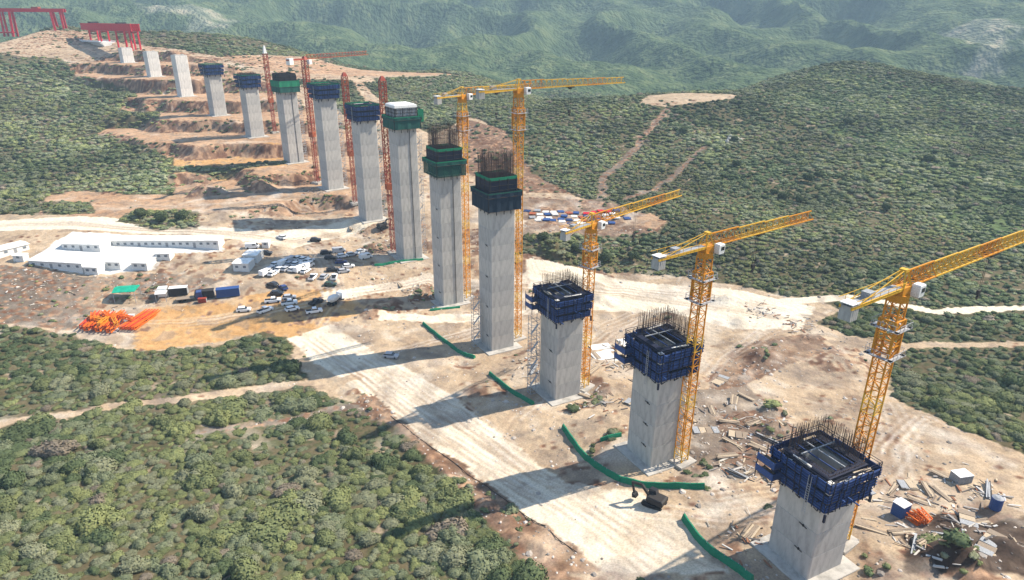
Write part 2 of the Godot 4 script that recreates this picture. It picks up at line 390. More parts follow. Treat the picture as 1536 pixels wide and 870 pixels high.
func build_ground() -> void:
	var v := PackedVector3Array(); var uv := PackedVector2Array(); var uv2 := PackedVector2Array(); var nn := PackedVector3Array(); var ix := PackedInt32Array()
	v.resize(NX * NZ); uv.resize(NX * NZ); uv2.resize(NX * NZ); nn.resize(NX * NZ); ix.resize((NX - 1) * (NZ - 1) * 6)
	for j in NZ:
		for i in NX:
			var o := j * NX + i
			var x := X0 + i * CELL; var z := Z0 + j * CELL
			var edge := i == 0 or j == 0 or i == NX - 1 or j == NZ - 1
			v[o] = Vector3(x, heights[o] - (4.0 if edge else 0.0), z)
			uv[o] = Vector2(float(i) / (NX - 1), float(j) / (NZ - 1))
			uv2[o] = Vector2(x / 9.0, z / 9.0)
			var l := heights[o - 1] if i > 0 else heights[o]; var r := heights[o + 1] if i < NX - 1 else heights[o]
			var t := heights[o - NX] if j > 0 else heights[o]; var b := heights[o + NX] if j < NZ - 1 else heights[o]
			nn[o] = Vector3(l - r, 2.0 * CELL, t - b).normalized()
	var q := 0
	for j in NZ - 1:
		for i in NX - 1:
			var o := j * NX + i
			ix[q] = o; ix[q + 1] = o + 1; ix[q + 2] = o + NX; ix[q + 3] = o + 1; ix[q + 4] = o + NX + 1; ix[q + 5] = o + NX
			q += 6
	var arr := []; arr.resize(Mesh.ARRAY_MAX)
	arr[Mesh.ARRAY_VERTEX] = v; arr[Mesh.ARRAY_NORMAL] = nn; arr[Mesh.ARRAY_TEX_UV] = uv; arr[Mesh.ARRAY_TEX_UV2] = uv2; arr[Mesh.ARRAY_INDEX] = ix
	var m := ArrayMesh.new(); m.add_surface_from_arrays(Mesh.PRIMITIVE_TRIANGLES, arr)
	var mt := StandardMaterial3D.new()
	mt.albedo_texture = ImageTexture.create_from_image(paint_ground())
	mt.roughness = 0.95; mt.metallic_specular = 0.2
	mt.detail_enabled = true; mt.detail_blend_mode = BaseMaterial3D.BLEND_MODE_MUL; mt.detail_uv_layer = BaseMaterial3D.DETAIL_UV_2
	mt.detail_albedo = grain_texture(31, 0.03, 0.8, 1.08)
	var bump := FastNoiseLite.new(); bump.seed = 40; bump.frequency = 0.14; bump.fractal_octaves = 3
	mt.heightmap_enabled = true
	mt.heightmap_texture = ImageTexture.create_from_image(bump.get_image(2048, 1920, false, false, false))
	mt.heightmap_scale = 26.0
	var g := MeshInstance3D.new(); g.name = "ground"; g.mesh = m; g.set_surface_override_material(0, mt); g.set_meta("kind", "structure"); add_child(g)
	# the hills all round
	var gx := 281; var gz := 201
	v = PackedVector3Array(); nn = PackedVector3Array(); uv = PackedVector2Array(); ix = PackedInt32Array()
	var cl := PackedColorArray()
	var clearings := [[690, -1180, 684, -1105, 676, -1062, 692, -1024, 711, -1013, 800, -1165], [554, -885, 675, -1020, 710, -985, 700, -965, 562, -860], [560, -850, 590, -826, 600, -800, 570, -830], [-690, -1300, -640, -1330, -540, -1340, -470, -1180, -545, -1240, -640, -1290]]
	for k in clearings.size():
		var pg := PackedVector2Array()
		for e in clearings[k].size() / 2: pg.append(Vector2(clearings[k][e * 2], clearings[k][e * 2 + 1]))
		clearings[k] = pg
	for j in gz:
		for i in gx:
			var x := -1960.0 + i * 14.0; var z := -2700.0 + j * 14.0
			var y := land(x, z)
			var inside := x > X0 + 1.0 and x < X0 + CW - 1.0 and z > Z0 + 1.0 and z < Z0 + CH - 1.0
			if inside: y = minf(y, ground(x, z)) - 5.0
			v.append(Vector3(x, y, z)); uv.append(Vector2(x / 600.0, z / 600.0))
			var hc := Color(0.135, 0.172, 0.092)
			var wob := Vector2(rough_noise.get_noise_2d(x, z), rough_noise.get_noise_2d(z, x)) * 40.0
			for pg in clearings:
				if Geometry2D.is_point_in_polygon(Vector2(x, z) + wob, pg): hc = Color(0.34, 0.32, 0.27)
			cl.append(hc)
			var dx := land(x + 6.0, z) - land(x - 6.0, z); var dz := land(x, z + 6.0) - land(x, z - 6.0)
			nn.append(Vector3(-dx, 12.0, -dz).normalized())
	for j in gz - 1:
		for i in gx - 1:
			var o := j * gx + i
			ix.append_array([o, o + 1, o + gx, o + 1, o + gx + 1, o + gx])
	arr = []; arr.resize(Mesh.ARRAY_MAX)
	arr[Mesh.ARRAY_VERTEX] = v; arr[Mesh.ARRAY_NORMAL] = nn; arr[Mesh.ARRAY_TEX_UV] = uv; arr[Mesh.ARRAY_COLOR] = cl; arr[Mesh.ARRAY_INDEX] = ix
	m = ArrayMesh.new(); m.add_surface_from_arrays(Mesh.PRIMITIVE_TRIANGLES, arr)
	mt = StandardMaterial3D.new(); mt.roughness = 1.0; mt.metallic_specular = 0.1
	var nt := NoiseTexture2D.new(); var fn := FastNoiseLite.new(); fn.seed = 50; fn.frequency = 0.012; fn.fractal_octaves = 6; fn.fractal_gain = 0.62
	nt.noise = fn; nt.width = 1024; nt.height = 1024; nt.seamless = true
	var gr := Gradient.new(); gr.offsets = PackedFloat32Array([0.0, 0.42, 0.6, 0.74, 1.0])
	gr.colors = PackedColorArray([Color8(128, 150, 136), Color8(180, 194, 176), Color8(212, 220, 202), Color8(238, 236, 218), Color8(255, 246, 228)])
	nt.color_ramp = gr
	mt.albedo_texture = nt; mt.vertex_color_use_as_albedo = true
	var hb := FastNoiseLite.new(); hb.seed = 52; hb.frequency = 0.05; hb.fractal_octaves = 4; hb.fractal_gain = 0.6
	mt.heightmap_enabled = true; mt.heightmap_texture = ImageTexture.create_from_image(hb.get_seamless_image(1024, 1024)); mt.heightmap_scale = 520.0
	g = MeshInstance3D.new(); g.name = "hills"; g.mesh = m; g.set_surface_override_material(0, mt); g.set_meta("kind", "structure"); add_child(g)

func grain_texture(sd: int, freq: float, lo: float, hi: float) -> ImageTexture:
	var fn := FastNoiseLite.new(); fn.seed = sd; fn.frequency = freq; fn.fractal_octaves = 6; fn.fractal_gain = 0.7
	var im := fn.get_seamless_image(512, 512)
	im.convert(Image.FORMAT_RGBA8)
	var d := im.get_data()
	for i in 512 * 512:
		var t := lo + (hi - lo) * d[i * 4] / 255.0
		var c := clampi(int(t * 255.0), 0, 255)
		d[i * 4] = c; d[i * 4 + 1] = c; d[i * 4 + 2] = c
	return ImageTexture.create_from_image(Image.create_from_data(512, 512, false, Image.FORMAT_RGBA8, d))
# ------------------------------------------------------------------ small tools
class MB:
	var v := PackedVector3Array()
	var n := PackedVector3Array()
	func tri(a: Vector3, b: Vector3, c: Vector3) -> void:
		var m := (b - a).cross(c - a).normalized()
		v.append_array([a, c, b]); n.append_array([m, m, m])
	func quad(a: Vector3, b: Vector3, c: Vector3, d: Vector3) -> void:
		tri(a, b, c); tri(a, c, d)
	func box(c: Vector3, s: Vector3, b := Basis.IDENTITY) -> void:
		var x := b.x * s.x * 0.5; var y := b.y * s.y * 0.5; var z := b.z * s.z * 0.5
		quad(c - x - y + z, c + x - y + z, c + x + y + z, c - x + y + z)
		quad(c + x - y - z, c - x - y - z, c - x + y - z, c + x + y - z)
		quad(c + x - y + z, c + x - y - z, c + x + y - z, c + x + y + z)
		quad(c - x - y - z, c - x - y + z, c - x + y + z, c - x + y - z)
		quad(c - x + y + z, c + x + y + z, c + x + y - z, c - x + y - z)
		quad(c - x - y - z, c + x - y - z, c + x - y + z, c - x - y + z)
	func bar(p: Vector3, q: Vector3, w: float, h := -1.0) -> void:
		if h < 0.0: h = w
		var d := q - p
		var l := d.length()
		if l < 0.001: return
		d /= l
		var up := Vector3.UP if absf(d.y) < 0.95 else Vector3.RIGHT
		var s := up.cross(d).normalized()
		box((p + q) * 0.5, Vector3(w, h, l), Basis(s, d.cross(s), d))
	func cyl(p: Vector3, q: Vector3, r: float, k := 10, r2 := -1.0) -> void:
		if r2 < 0.0: r2 = r
		var d := (q - p).normalized()
		var up := Vector3.UP if absf(d.y) < 0.95 else Vector3.RIGHT
		var s := up.cross(d).normalized(); var t := d.cross(s)
		for i in k:
			var a := TAU * i / k; var b := TAU * (i + 1) / k
			var u := s * cos(a) + t * sin(a); var w := s * cos(b) + t * sin(b)
			quad(p + u * r, p + w * r, q + w * r2, q + u * r2)
			tri(p, p + w * r, p + u * r); tri(q, q + u * r2, q + w * r2)
	# a closed ring of points at each level, lofted
	func loft(rings: Array) -> void:
		for k in rings.size() - 1:
			var a: PackedVector3Array = rings[k]; var b: PackedVector3Array = rings[k + 1]
			for i in a.size():
				var j := (i + 1) % a.size()
				quad(a[i], a[j], b[j], b[i])
		var first: PackedVector3Array = rings[0]; var last: PackedVector3Array = rings[-1]
		for i in range(1, first.size() - 1):
			tri(first[0], first[i + 1], first[i]); tri(last[0], last[i], last[i + 1])
	func mesh() -> ArrayMesh:
		var arr := []; arr.resize(Mesh.ARRAY_MAX)
		arr[Mesh.ARRAY_VERTEX] = v; arr[Mesh.ARRAY_NORMAL] = n
		var m := ArrayMesh.new(); m.add_surface_from_arrays(Mesh.PRIMITIVE_TRIANGLES, arr)
		return m

func box_mesh(s: Vector3) -> ArrayMesh:
	if not box_cache.has(s):
		var b := MB.new(); b.box(Vector3.ZERO, s); box_cache[s] = b.mesh()
	return box_cache[s]

func numbered(called: String) -> String:
	if not names.has(called):
		names[called] = 0
		return called
	names[called] += 1
	return "%s_%03d" % [called, names[called]]

func thing(called: String, label: String, category: String, at: Vector3, turn := 0.0, group := "") -> Node3D:
	var o := Node3D.new(); o.name = numbered(called); add_child(o)
	o.position = at; o.rotation.y = turn
	o.set_meta("label", label); o.set_meta("category", category)
	if group: o.set_meta("group", group)
	return o

func part(to: Node3D, called: String, m: Mesh, mat: Material, at := Vector3.ZERO, b := Basis.IDENTITY) -> MeshInstance3D:
	var o := MeshInstance3D.new(); o.name = called; o.mesh = m; o.set_surface_override_material(0, mat)
	o.transform = Transform3D(b, at)
	to.add_child(o, true)
	return o

func bpart(to: Node3D, called: String, mat: Material, at: Vector3, s: Vector3, b := Basis.IDENTITY) -> MeshInstance3D:
	return part(to, called, box_mesh(s), mat, at, b)

func plain(c: Color, rough := 0.8, metal := 0.0) -> StandardMaterial3D:
	var m := StandardMaterial3D.new(); m.albedo_color = c; m.roughness = rough; m.metallic = metal; m.metallic_specular = 0.35
	return m

func worn(c: Color, tex: Texture2D, scale: Vector3, rough := 0.8) -> StandardMaterial3D:
	var m := plain(c, rough)
	m.albedo_texture = tex; m.uv1_triplanar = true; m.uv1_scale = scale
	return m

func materials() -> void:
	var grit := grain_texture(61, 0.02, 0.72, 1.12)
	var blotch := grain_texture(62, 0.008, 0.78, 1.12)
	var streak := grain_texture(63, 0.012, 0.83, 1.08)
	for k in 3: M["concrete%d" % k] = worn([Color8(180, 177, 171), Color8(174, 172, 167), Color8(186, 183, 176)][k], streak, Vector3(0.12, 0.03, 0.12), 0.9)
	for k in 2: M["pale_concrete%d" % k] = worn([Color8(220, 216, 208), Color8(213, 210, 203)][k], streak, Vector3(0.12, 0.03, 0.12), 0.9)
	M.slab = worn(Color8(178, 173, 164), blotch, Vector3(0.06, 0.06, 0.06), 0.95)
	M.dark_steel = worn(Color8(52, 48, 46), grit, Vector3.ONE * 0.5, 0.7)
	M.rebar = worn(Color8(84, 68, 60), grit, Vector3.ONE * 0.5, 0.8)
	M.blue = worn(Color8(32, 54, 100), blotch, Vector3.ONE * 0.2, 0.55)
	M.blue2 = worn(Color8(48, 80, 138), grit, Vector3.ONE * 0.4, 0.55)
	M.blue_dark = worn(Color8(22, 28, 52), grit, Vector3.ONE * 0.4, 0.6)
	M.plank = worn(Color8(96, 80, 66), grit, Vector3(0.5, 0.5, 0.5), 0.9)
	M.board = worn(Color8(226, 222, 214), grit, Vector3.ONE * 0.4, 0.85)
	M.timber = worn(Color8(190, 172, 146), grit, Vector3.ONE * 0.5, 0.9)
	M.timber2 = worn(Color8(150, 134, 116), grit, Vector3.ONE * 0.5, 0.9)
	M.net = worn(Color8(30, 128, 92), grit, Vector3.ONE * 0.4, 0.9)
	M.net_dark = worn(Color8(32, 86, 76), grit, Vector3.ONE * 0.3, 0.9)
	for k in ["net", "net_dark"]: M[k].cull_mode = BaseMaterial3D.CULL_DISABLED
	M.net_blue = worn(Color8(26, 46, 62), grit, Vector3.ONE * 0.3, 0.9)
	M.net_sheer = M.net_dark.duplicate(); M.net_sheer.transparency = BaseMaterial3D.TRANSPARENCY_ALPHA; M.net_sheer.albedo_color = Color(0.1, 0.32, 0.27, 0.72)
	M.yellow = worn(Color8(226, 176, 56), grit, Vector3.ONE * 0.5, 0.5)
	M.yellow2 = worn(Color8(220, 146, 34), grit, Vector3.ONE * 0.5, 0.55)
	M.red = worn(Color8(158, 66, 46), grit, Vector3.ONE * 0.5, 0.6)
	M.bright_red = worn(Color8(208, 30, 46), grit, Vector3.ONE * 0.3, 0.5)
	M.rust = worn(Color8(170, 90, 54), grit, Vector3.ONE * 0.5, 0.8)
	M.white = worn(Color8(236, 236, 232), grit, Vector3.ONE * 0.3, 0.6)
	M.white_roof = worn(Color8(240, 239, 234), blotch, Vector3.ONE * 0.05, 0.6)
	M.grey = worn(Color8(158, 160, 162), grit, Vector3.ONE * 0.3, 0.6)
	M.galvanised = worn(Color8(176, 178, 180), grit, Vector3.ONE * 0.5, 0.45)
	M.black = plain(Color8(26, 26, 28), 0.7)
	M.glass = plain(Color8(30, 38, 46), 0.12); M.glass.metallic_specular = 0.6
	M.pane = plain(Color8(112, 120, 126), 0.25)
	M.tyre = plain(Color8(24, 24, 24), 0.95)
	M.orange = worn(Color8(232, 112, 28), grit, Vector3.ONE * 0.4, 0.7)
	M.orange_red = worn(Color8(214, 74, 40), grit, Vector3.ONE * 0.4, 0.7)
	M.teal = worn(Color8(22, 160, 128), blotch, Vector3.ONE * 0.1, 0.7)
	M.soil = worn(Color8(138, 108, 90), blotch, Vector3.ONE * 0.2, 1.0)
	M.bark = plain(Color8(84, 70, 56), 0.95)
	M.light = plain(Color8(240, 240, 230), 0.2)
	for c in {"white": Color8(232, 232, 230), "silver": Color8(168, 170, 174), "dark": Color8(40, 42, 46), "blue": Color8(40, 58, 110), "red": Color8(150, 40, 34), "green": Color8(48, 76, 60), "beige": Color8(190, 176, 150)}:
		var cc: Color = {"white": Color8(232, 232, 230), "silver": Color8(168, 170, 174), "dark": Color8(40, 42, 46), "blue": Color8(40, 58, 110), "red": Color8(150, 40, 34), "green": Color8(48, 76, 60), "beige": Color8(190, 176, 150)}[c]
		var m := plain(cc, 0.35); m.clearcoat_enabled = true; m.clearcoat = 0.5; m.clearcoat_roughness = 0.15
		M["paint_" + c] = m

# ------------------------------------------------------------------ piers and their collars
func lift_mesh(h: float) -> ArrayMesh:
	# one pour of the hollow shaft: chamfered corners, a shadow groove at the joint
	var key := "lift%.2f" % h
	if box_cache.has(key): return box_cache[key]
	var b := MB.new()
	var hx := PIER_W * 0.5; var hz := PIER_D * 0.5; var c := 0.18
	var ring := func(y: float, inset: float) -> PackedVector3Array:
		var x := hx - inset; var z := hz - inset
		return PackedVector3Array([Vector3(-x + c, y, z), Vector3(x - c, y, z), Vector3(x, y, z - c), Vector3(x, y, -z + c), Vector3(x - c, y, -z), Vector3(-x + c, y, -z), Vector3(-x, y, -z + c), Vector3(-x, y, z - c)])
	var rings := [ring.call(0.0, 0.05), ring.call(0.05, 0.05), ring.call(0.07, 0.0), ring.call(h - 0.03, 0.0), ring.call(h, 0.03)]
	for k in 4:
		var p: PackedVector3Array = rings[k]; var q: PackedVector3Array = rings[k + 1]
		for i in 8:
			var j := (i + 1) % 8
			b.quad(p[i], p[j], q[j], q[i])
	var ix := hx - 0.9; var iz := hz - 0.9
	var inner := func(y: float) -> PackedVector3Array:
		return PackedVector3Array([Vector3(-ix, y, iz), Vector3(ix, y, iz), Vector3(ix, y, iz), Vector3(ix, y, -iz), Vector3(ix, y, -iz), Vector3(-ix, y, -iz), Vector3(-ix, y, -iz), Vector3(-ix, y, iz)])
	var p0: PackedVector3Array = inner.call(0.0); var p1: PackedVector3Array = inner.call(h)
	var o0: PackedVector3Array = rings[0]; var o1: PackedVector3Array = rings[4]
	for i in 8:
		var j := (i + 1) % 8
		b.quad(p0[j], p0[i], p1[i], p1[j]); b.quad(o1[i], o1[j], p1[j], p1[i]); b.quad(o0[j], o0[i], p0[i], p0[j])
	box_cache[key] = b.mesh()
	return box_cache[key]

func cage_mesh(h: float, sd: int, low_front: bool) -> ArrayMesh:
	var r := RandomNumberGenerator.new(); r.seed = sd
	var b := MB.new()
	for layer in 2:
		var hx := PIER_W * 0.5 - 0.12 - layer * 0.62; var hz := PIER_D * 0.5 - 0.12 - layer * 0.62
		for side in 4:
			var along := hx if side % 2 == 0 else hz
			var k := int(along * 2.0 / 0.22)
			for i in k:
				var t := -along + (i + 0.5) * 2.0 * along / k
				var p := [Vector3(t, 0, hz), Vector3(hx, 0, t), Vector3(t, 0, -hz), Vector3(-hx, 0, t)][side] as Vector3
				var hh := h * (1.0 - 0.12 * float(i % 2) - r.randf() * 0.06)
				if low_front and (side == 0 or side == 3): hh *= 0.3
				b.bar(p + Vector3.DOWN * 1.0, p + Vector3(r.randf_range(-0.1, 0.1), hh, r.randf_range(-0.1, 0.1)), 0.045)
		for y in ([0.4, 0.9, 1.4] if low_front else [0.5, 1.1, 1.7, h * 0.55, h * 0.75]):
			b.box(Vector3(0, y, hz), Vector3(hx * 2, 0.04, 0.04)); b.box(Vector3(0, y + 0.05, -hz), Vector3(hx * 2, 0.04, 0.04))
			b.box(Vector3(hx, y + 0.1, 0), Vector3(0.04, 0.04, hz * 2)); b.box(Vector3(-hx, y + 0.15, 0), Vector3(0.04, 0.04, hz * 2))
	return b.mesh()

func build_pier(i: int) -> void:
	var p: Array = PIERS[i]
	var o := thing("bridge_pier", PIER_LABELS[i], "bridge pier", Vector3(p[0], p[3], p[1]), p[2], "bridge piers in a curved row")
	var h: float = p[4] - p[3] + (4.0 if p[5] else 0.0)
	var n := int(round(h / 4.6))
	var lh := h / n
	for k in n:
		part(o, "shaft_lift", lift_mesh(snappedf(lh, 0.01)), M["concrete%d" % ((k * 7 + i * 5) % 3)] if i < 11 else M["pale_concrete%d" % (k % 2)], Vector3(0, k * snappedf(lh, 0.01), 0))
	var top := n * snappedf(lh, 0.01)
	if p[5] == "":
		bpart(o, "cap_slab", M.concrete2, Vector3(0, top + 0.2, 0), Vector3(PIER_W - 0.5, 0.4, PIER_D - 0.5))
		for s in [-1, 1]: bpart(o, "bearing_block", M.concrete1, Vector3(2.2 * s, top + 0.62, 0), Vector3(1.2, 0.44, 1.6))
	# foundation slab, half buried
	var f := MB.new(); f.loft([rect(5.7, 5.9, -2.0), rect(5.7, 5.9, 0.2), rect(5.6, 5.8, 0.28)])
	part(o, "footing", f.mesh(), M.slab)
	if p[7] > 0.0:
		var c := part(o, "rebar_cage", cage_mesh(p[6] - 4.0 + p[7] * (0.85 if i < 3 else 1.0), 70 + i, i < 3), M.rebar, Vector3(0, top, 0)); c.set_meta("kind", "stuff")
	# left-over climbing anchors
	if i < 5:
		var y := 4.4
		while y < h - 7.0:
			for t in [-1.6, 1.5]:
				if t > 0.0:
					var a := MB.new(); a.box(Vector3(-0.1, 0, 0), Vector3(0.2, 0.36, 0.24)); a.bar(Vector3(-0.16, 0.1, -0.7), Vector3(-0.16, -0.1, 0.7), 0.1)
					part(o, "climbing_anchor", a.mesh(), M.dark_steel, Vector3(-PIER_W * 0.5 - 0.005, y, t))
			y += lh if i < 2 else lh * 2.0
	if i in [4, 5, 8]:
		bpart(o, "drain_pipe", M.dark_steel, Vector3(0.9, h * 0.5, PIER_D * 0.5 + 0.1), Vector3(0.14, h - 1.0, 0.14))
	if p[5]: build_collar(i, Vector3(p[0], p[4], p[1]), p[2], p[5], p[6])

func rect(hx: float, hz: float, y: float) -> PackedVector3Array:
	return PackedVector3Array([Vector3(-hx, y, hz), Vector3(hx, y, hz), Vector3(hx, y, -hz), Vector3(-hx, y, -hz)])

const COLLAR_LABELS := [
	"blue climbing formwork with white planks on top, round the squat end pier",
	"blue climbing formwork round the second pier from the squat end pier, dark open top",
	"blue box formwork round the third pier from the squat end pier, black railed well",
	"dark green netted formwork on the fourth pier from the squat end pier, under bare rebar",
	"dark green netted formwork with bright green band on the fifth pier from the squat end",
	"green netted formwork with a white cover sheet, on the tallest grey pier",
	"blue banded formwork with green top edge on the seventh pier from the squat end",
	"blue banded formwork on the eighth pier from the squat end, between two red masts",
	"black formwork hung with bright green netting, on the ninth pier from the squat end",
	"blue banded formwork on the tenth pier from the squat end, above a cut bench",
	"last blue formwork collar of the row, next to the bare white piers"]

func ring_parts(o: Node3D, called: String, mat: Material, y: float, out: float, h: float, thick: float, ribs: Material = null) -> void:
	# four sheets round the pier, each with two rails in relief
	for s in 4:
		var across := (PIER_W if s % 2 == 0 else PIER_D) + out * 2.0
		var reach := (PIER_D if s % 2 == 0 else PIER_W) * 0.5 + out
		var b := Basis(Vector3.UP, s * PI / 2)
		if called == "guard_panel":
			# separate sheets of uneven height, some gaps between them
			var count := 4
			for q in count:
				var pw := across / count
				var ph := h * (0.78 + 0.36 * fposmod(sin(q * 12.9 + s * 7.3 + y * 3.1 + o.position.x) * 43.7, 1.0))
				var off := 0.14 * fposmod(sin(q * 5.1 + s * 3.7 + y) * 91.3, 1.0)
				var sheet := bpart(o, called, mat if (q + s) % 3 else ribs, b * Vector3(-across * 0.5 + (q + 0.5) * pw, y + ph * 0.5, reach + off), Vector3(pw - 0.12, ph, thick), b)
				for t in [0.14, 0.5, 0.86]: bpart(sheet, "rail", ribs if (q + s) % 3 else mat, Vector3(0, ph * (t - 0.5), thick * 0.5 + 0.06), Vector3(pw + 0.1, 0.13, 0.12))
				for t in [-0.3, 0.3]: bpart(sheet, "stud", M.blue_dark, Vector3(pw * t, 0.1, thick * 0.5 + 0.17), Vector3(0.13, ph + 0.5, 0.1))
			continue
		var m := bpart(o, called, mat, b * Vector3(0, y + h * 0.5, reach), Vector3(across - thick * (0.0 if s % 2 == 0 else 2.02), h, thick), b)
		if ribs:
			for t in ([0.12, 0.5, 0.88] if h > 1.0 else [0.15, 0.85]):
				bpart(m, "rail", ribs, Vector3(0, h * (t - 0.5), thick * 0.5 + 0.06), Vector3(across + 0.1, 0.14, 0.12))
			var k := int(across / 2.2)
			for q in k + 1:
				bpart(m, "stud", ribs, Vector3(-across * 0.5 + 0.1 + q * (across - 0.2) / k, 0.05, thick * 0.5 + 0.16), Vector3(0.14, h + 0.3, 0.1))

func deck_parts(o: Node3D, y: float, out: float, mat: Material, inner := 0.2) -> void:
	for s in 4:
		var across := (PIER_W if s % 2 == 0 else PIER_D) + out * 2.0
		var b := Basis(Vector3.UP, s * PI / 2)
		var mid := (PIER_D if s % 2 == 0 else PIER_W) * 0.5
		if s % 2 == 1: across -= (out - inner) * 2.0 + inner * 2.0
		bpart(o, "walkway", mat, b * Vector3(0, y, mid + (out + inner) * 0.5), Vector3(across, 0.08, out - inner), b)

func build_collar(i: int, at: Vector3, turn: float, kind: String, h: float) -> void:
	var o := thing("climbing_formwork", COLLAR_LABELS[i], "formwork", at, turn, "climbing formworks on the piers")
	var r := RandomNumberGenerator.new(); r.seed = 100 + i
	var step := h / 3.0
	if kind == "blue":
		# inner shutter with walers, then three outer stages
		ring_parts(o, "shutter_panel", M.blue_dark, 0.5, 0.12, h - 0.9, 0.16, null)
		for k in 3:
			var out := 1.0 + 0.22 * k
			deck_parts(o, k * step + 0.12, out, M.plank)
			ring_parts(o, "guard_panel", [M.blue, M.blue2, M.blue][k], k * step + 0.18, out, step * 0.74, 0.1, [M.blue2, M.blue, M.blue2][k])
		# top stage: railed well, boards and tools
		deck_parts(o, h - 0.35, 0.25, M.blue_dark, -0.9)
		for s in 4:
			var across := (PIER_W if s % 2 == 0 else PIER_D) + 2.9
			var reach := (PIER_D if s % 2 == 0 else PIER_W) * 0.5 + 1.45
			var b := Basis(Vector3.UP, s * PI / 2)
			var rm := MB.new()
			for q in 6: rm.bar(Vector3(-across * 0.5 + q * across / 5.0, -0.9, 0), Vector3(-across * 0.5 + q * across / 5.0, 0.75, 0), 0.07)
			rm.box(Vector3(0, 0.72, 0), Vector3(across, 0.07, 0.07)); rm.box(Vector3(0, 0.3, 0), Vector3(across, 0.06, 0.06))
			part(o, "guard_rail", rm.mesh(), M.blue_dark, b * Vector3(0, h - 0.2, reach + 0.02), b)
			if s in [0, 3]:
				bpart(o, "corner_bracket", M.blue_dark, b * Vector3(across * 0.5 - 0.2, -0.55, reach - 0.35), Vector3(0.3, 1.3, 0.3), b)
			for q in 3:
				var bm := MB.new(); var x := (q - 1) * across * 0.3
				bm.bar(Vector3(x, -1.0, 0.18), Vector3(x, 0.1, 1.2), 0.14); bm.bar(Vector3(x, -1.0, 0.15), Vector3(x, 0.1, 0.15), 0.14)
				part(o, "bracket", bm.mesh(), M.blue_dark, b * Vector3(0, 0, reach - 1.45), b)
		# clutter on the top stage, beam ends sticking out, a ladder
		for q in 14 if i < 3 else 5:
			var s := q % 4
			var b := Basis(Vector3.UP, s * PI / 2)
			var reach := (PIER_D if s % 2 == 0 else PIER_W) * 0.5 + r.randf_range(0.2, 1.0)
			bpart(o, "tool_box", [M.grey, M.dark_steel, M.timber2, M.blue2, M.board][r.randi_range(0, 4)], b * Vector3(r.randf_range(-3.6, 3.6), h * (2.0 / 3.0) + 0.45, reach), Vector3(r.randf_range(0.3, 1.1), r.randf_range(0.25, 0.8), r.randf_range(0.25, 0.6)), b * Basis(Vector3.UP, r.randf_range(-0.5, 0.5)))
			if q < 9: bpart(o, "beam_end", M.blue_dark if q % 2 else M.blue2, b * Vector3(r.randf_range(-4.4, 4.4), r.randf_range(0.1, h - 0.4), (PIER_D if s % 2 == 0 else PIER_W) * 0.5 + 1.5), Vector3(0.16, 0.18, r.randf_range(0.8, 1.8)), b)
		var ld := MB.new()
		for e in [-0.25, 0.25]: ld.bar(Vector3(e, -1.5, 0), Vector3(e, h * 0.9, 0), 0.06)
		for q in int(h / 0.4): ld.box(Vector3(0, -1.2 + q * 0.4, 0), Vector3(0.5, 0.05, 0.05))
		part(o, "ladder", ld.mesh(), M.galvanised, Vector3(-PIER_W * 0.5 - 1.75, 0, 2.2), Basis(Vector3.UP, PI / 2))
		# a side stage past the corner, as on the near piers
		if i < 3:
			for k in 2:
				bpart(o, "side_stage", M.plank, Vector3(-PIER_W * 0.5 - 2.1, 0.9 + k * 2.0, -PIER_D * 0.5 - 0.7), Vector3(2.0, 0.1, 3.4))
				bpart(o, "side_panel", M.blue2, Vector3(-PIER_W * 0.5 - 3.1, 1.5 + k * 2.0, -PIER_D * 0.5 - 0.7), Vector3(0.1, 1.1, 3.4))
				bpart(o, "side_panel", M.blue, Vector3(-PIER_W * 0.5 - 2.1, 1.5 + k * 2.0, -PIER_D * 0.5 + 1.0), Vector3(1.9, 1.1, 0.1))
			for q in 4: bpart(o, "post", M.blue_dark, Vector3(-PIER_W * 0.5 - 3.05 + 1.9 * (q % 2), 2.2, -PIER_D * 0.5 - 2.3 + 3.2 * (q / 2)), Vector3(0.1, 5.2, 0.1))
		for q in 8 if i < 3 else 3:
			var s := r.randi_range(0, 3)
			var b := Basis(Vector3.UP, s * PI / 2)
			var reach := (PIER_D if s % 2 == 0 else PIER_W) * 0.5 + r.randf_range(0.1, 1.1)
			bpart(o, "board", M.board if q % 3 else M.timber, b * Vector3(r.randf_range(-2, 2), h * (2.0 / 3.0) + 0.3 if q % 2 else h - 0.24, reach), Vector3(r.randf_range(1.5, 4.6), 0.1, r.randf_range(0.25, 0.5)), b * Basis(Vector3.UP, r.randf_range(-0.1, 0.1)))
		if i < 3:
			for q in 2: bpart(o, "cover_plate", M.board, Vector3(-PIER_W * 0.5 - 0.9 + q * 0.2, h - 0.22 - q * step, PIER_D * 0.5 + 0.9), Vector3(0.9, 0.12, 0.8))
			for q in 3: bpart(o, "cross_beam", M.grey if q == 1 else M.blue, Vector3(-2.0 + q * 1.8, h + 0.1, -0.2), Vector3(0.16, 0.18, 7.4))
			bpart(o, "cross_beam", M.grey, Vector3(0, h + 0.28, -1.4), Vector3(7.0, 0.16, 0.16))
		if i >= 6:
			ring_parts(o, "net_edge", M.net, h - 0.15, 1.35, 0.5, 0.05, null)
	else:
		var dark := kind == "greenblack"
		ring_parts(o, "shutter_panel", M.blue_dark, 0.5, 0.14, h * 0.62, 0.16, null)
		var levels := [[0.0, 1.25, h * 0.4], [h * 0.41, 1.5, h * 0.13]]
		if dark: levels = [[0.0, 1.3, h * 0.3], [h * 0.3, 1.45, h * 0.3]]
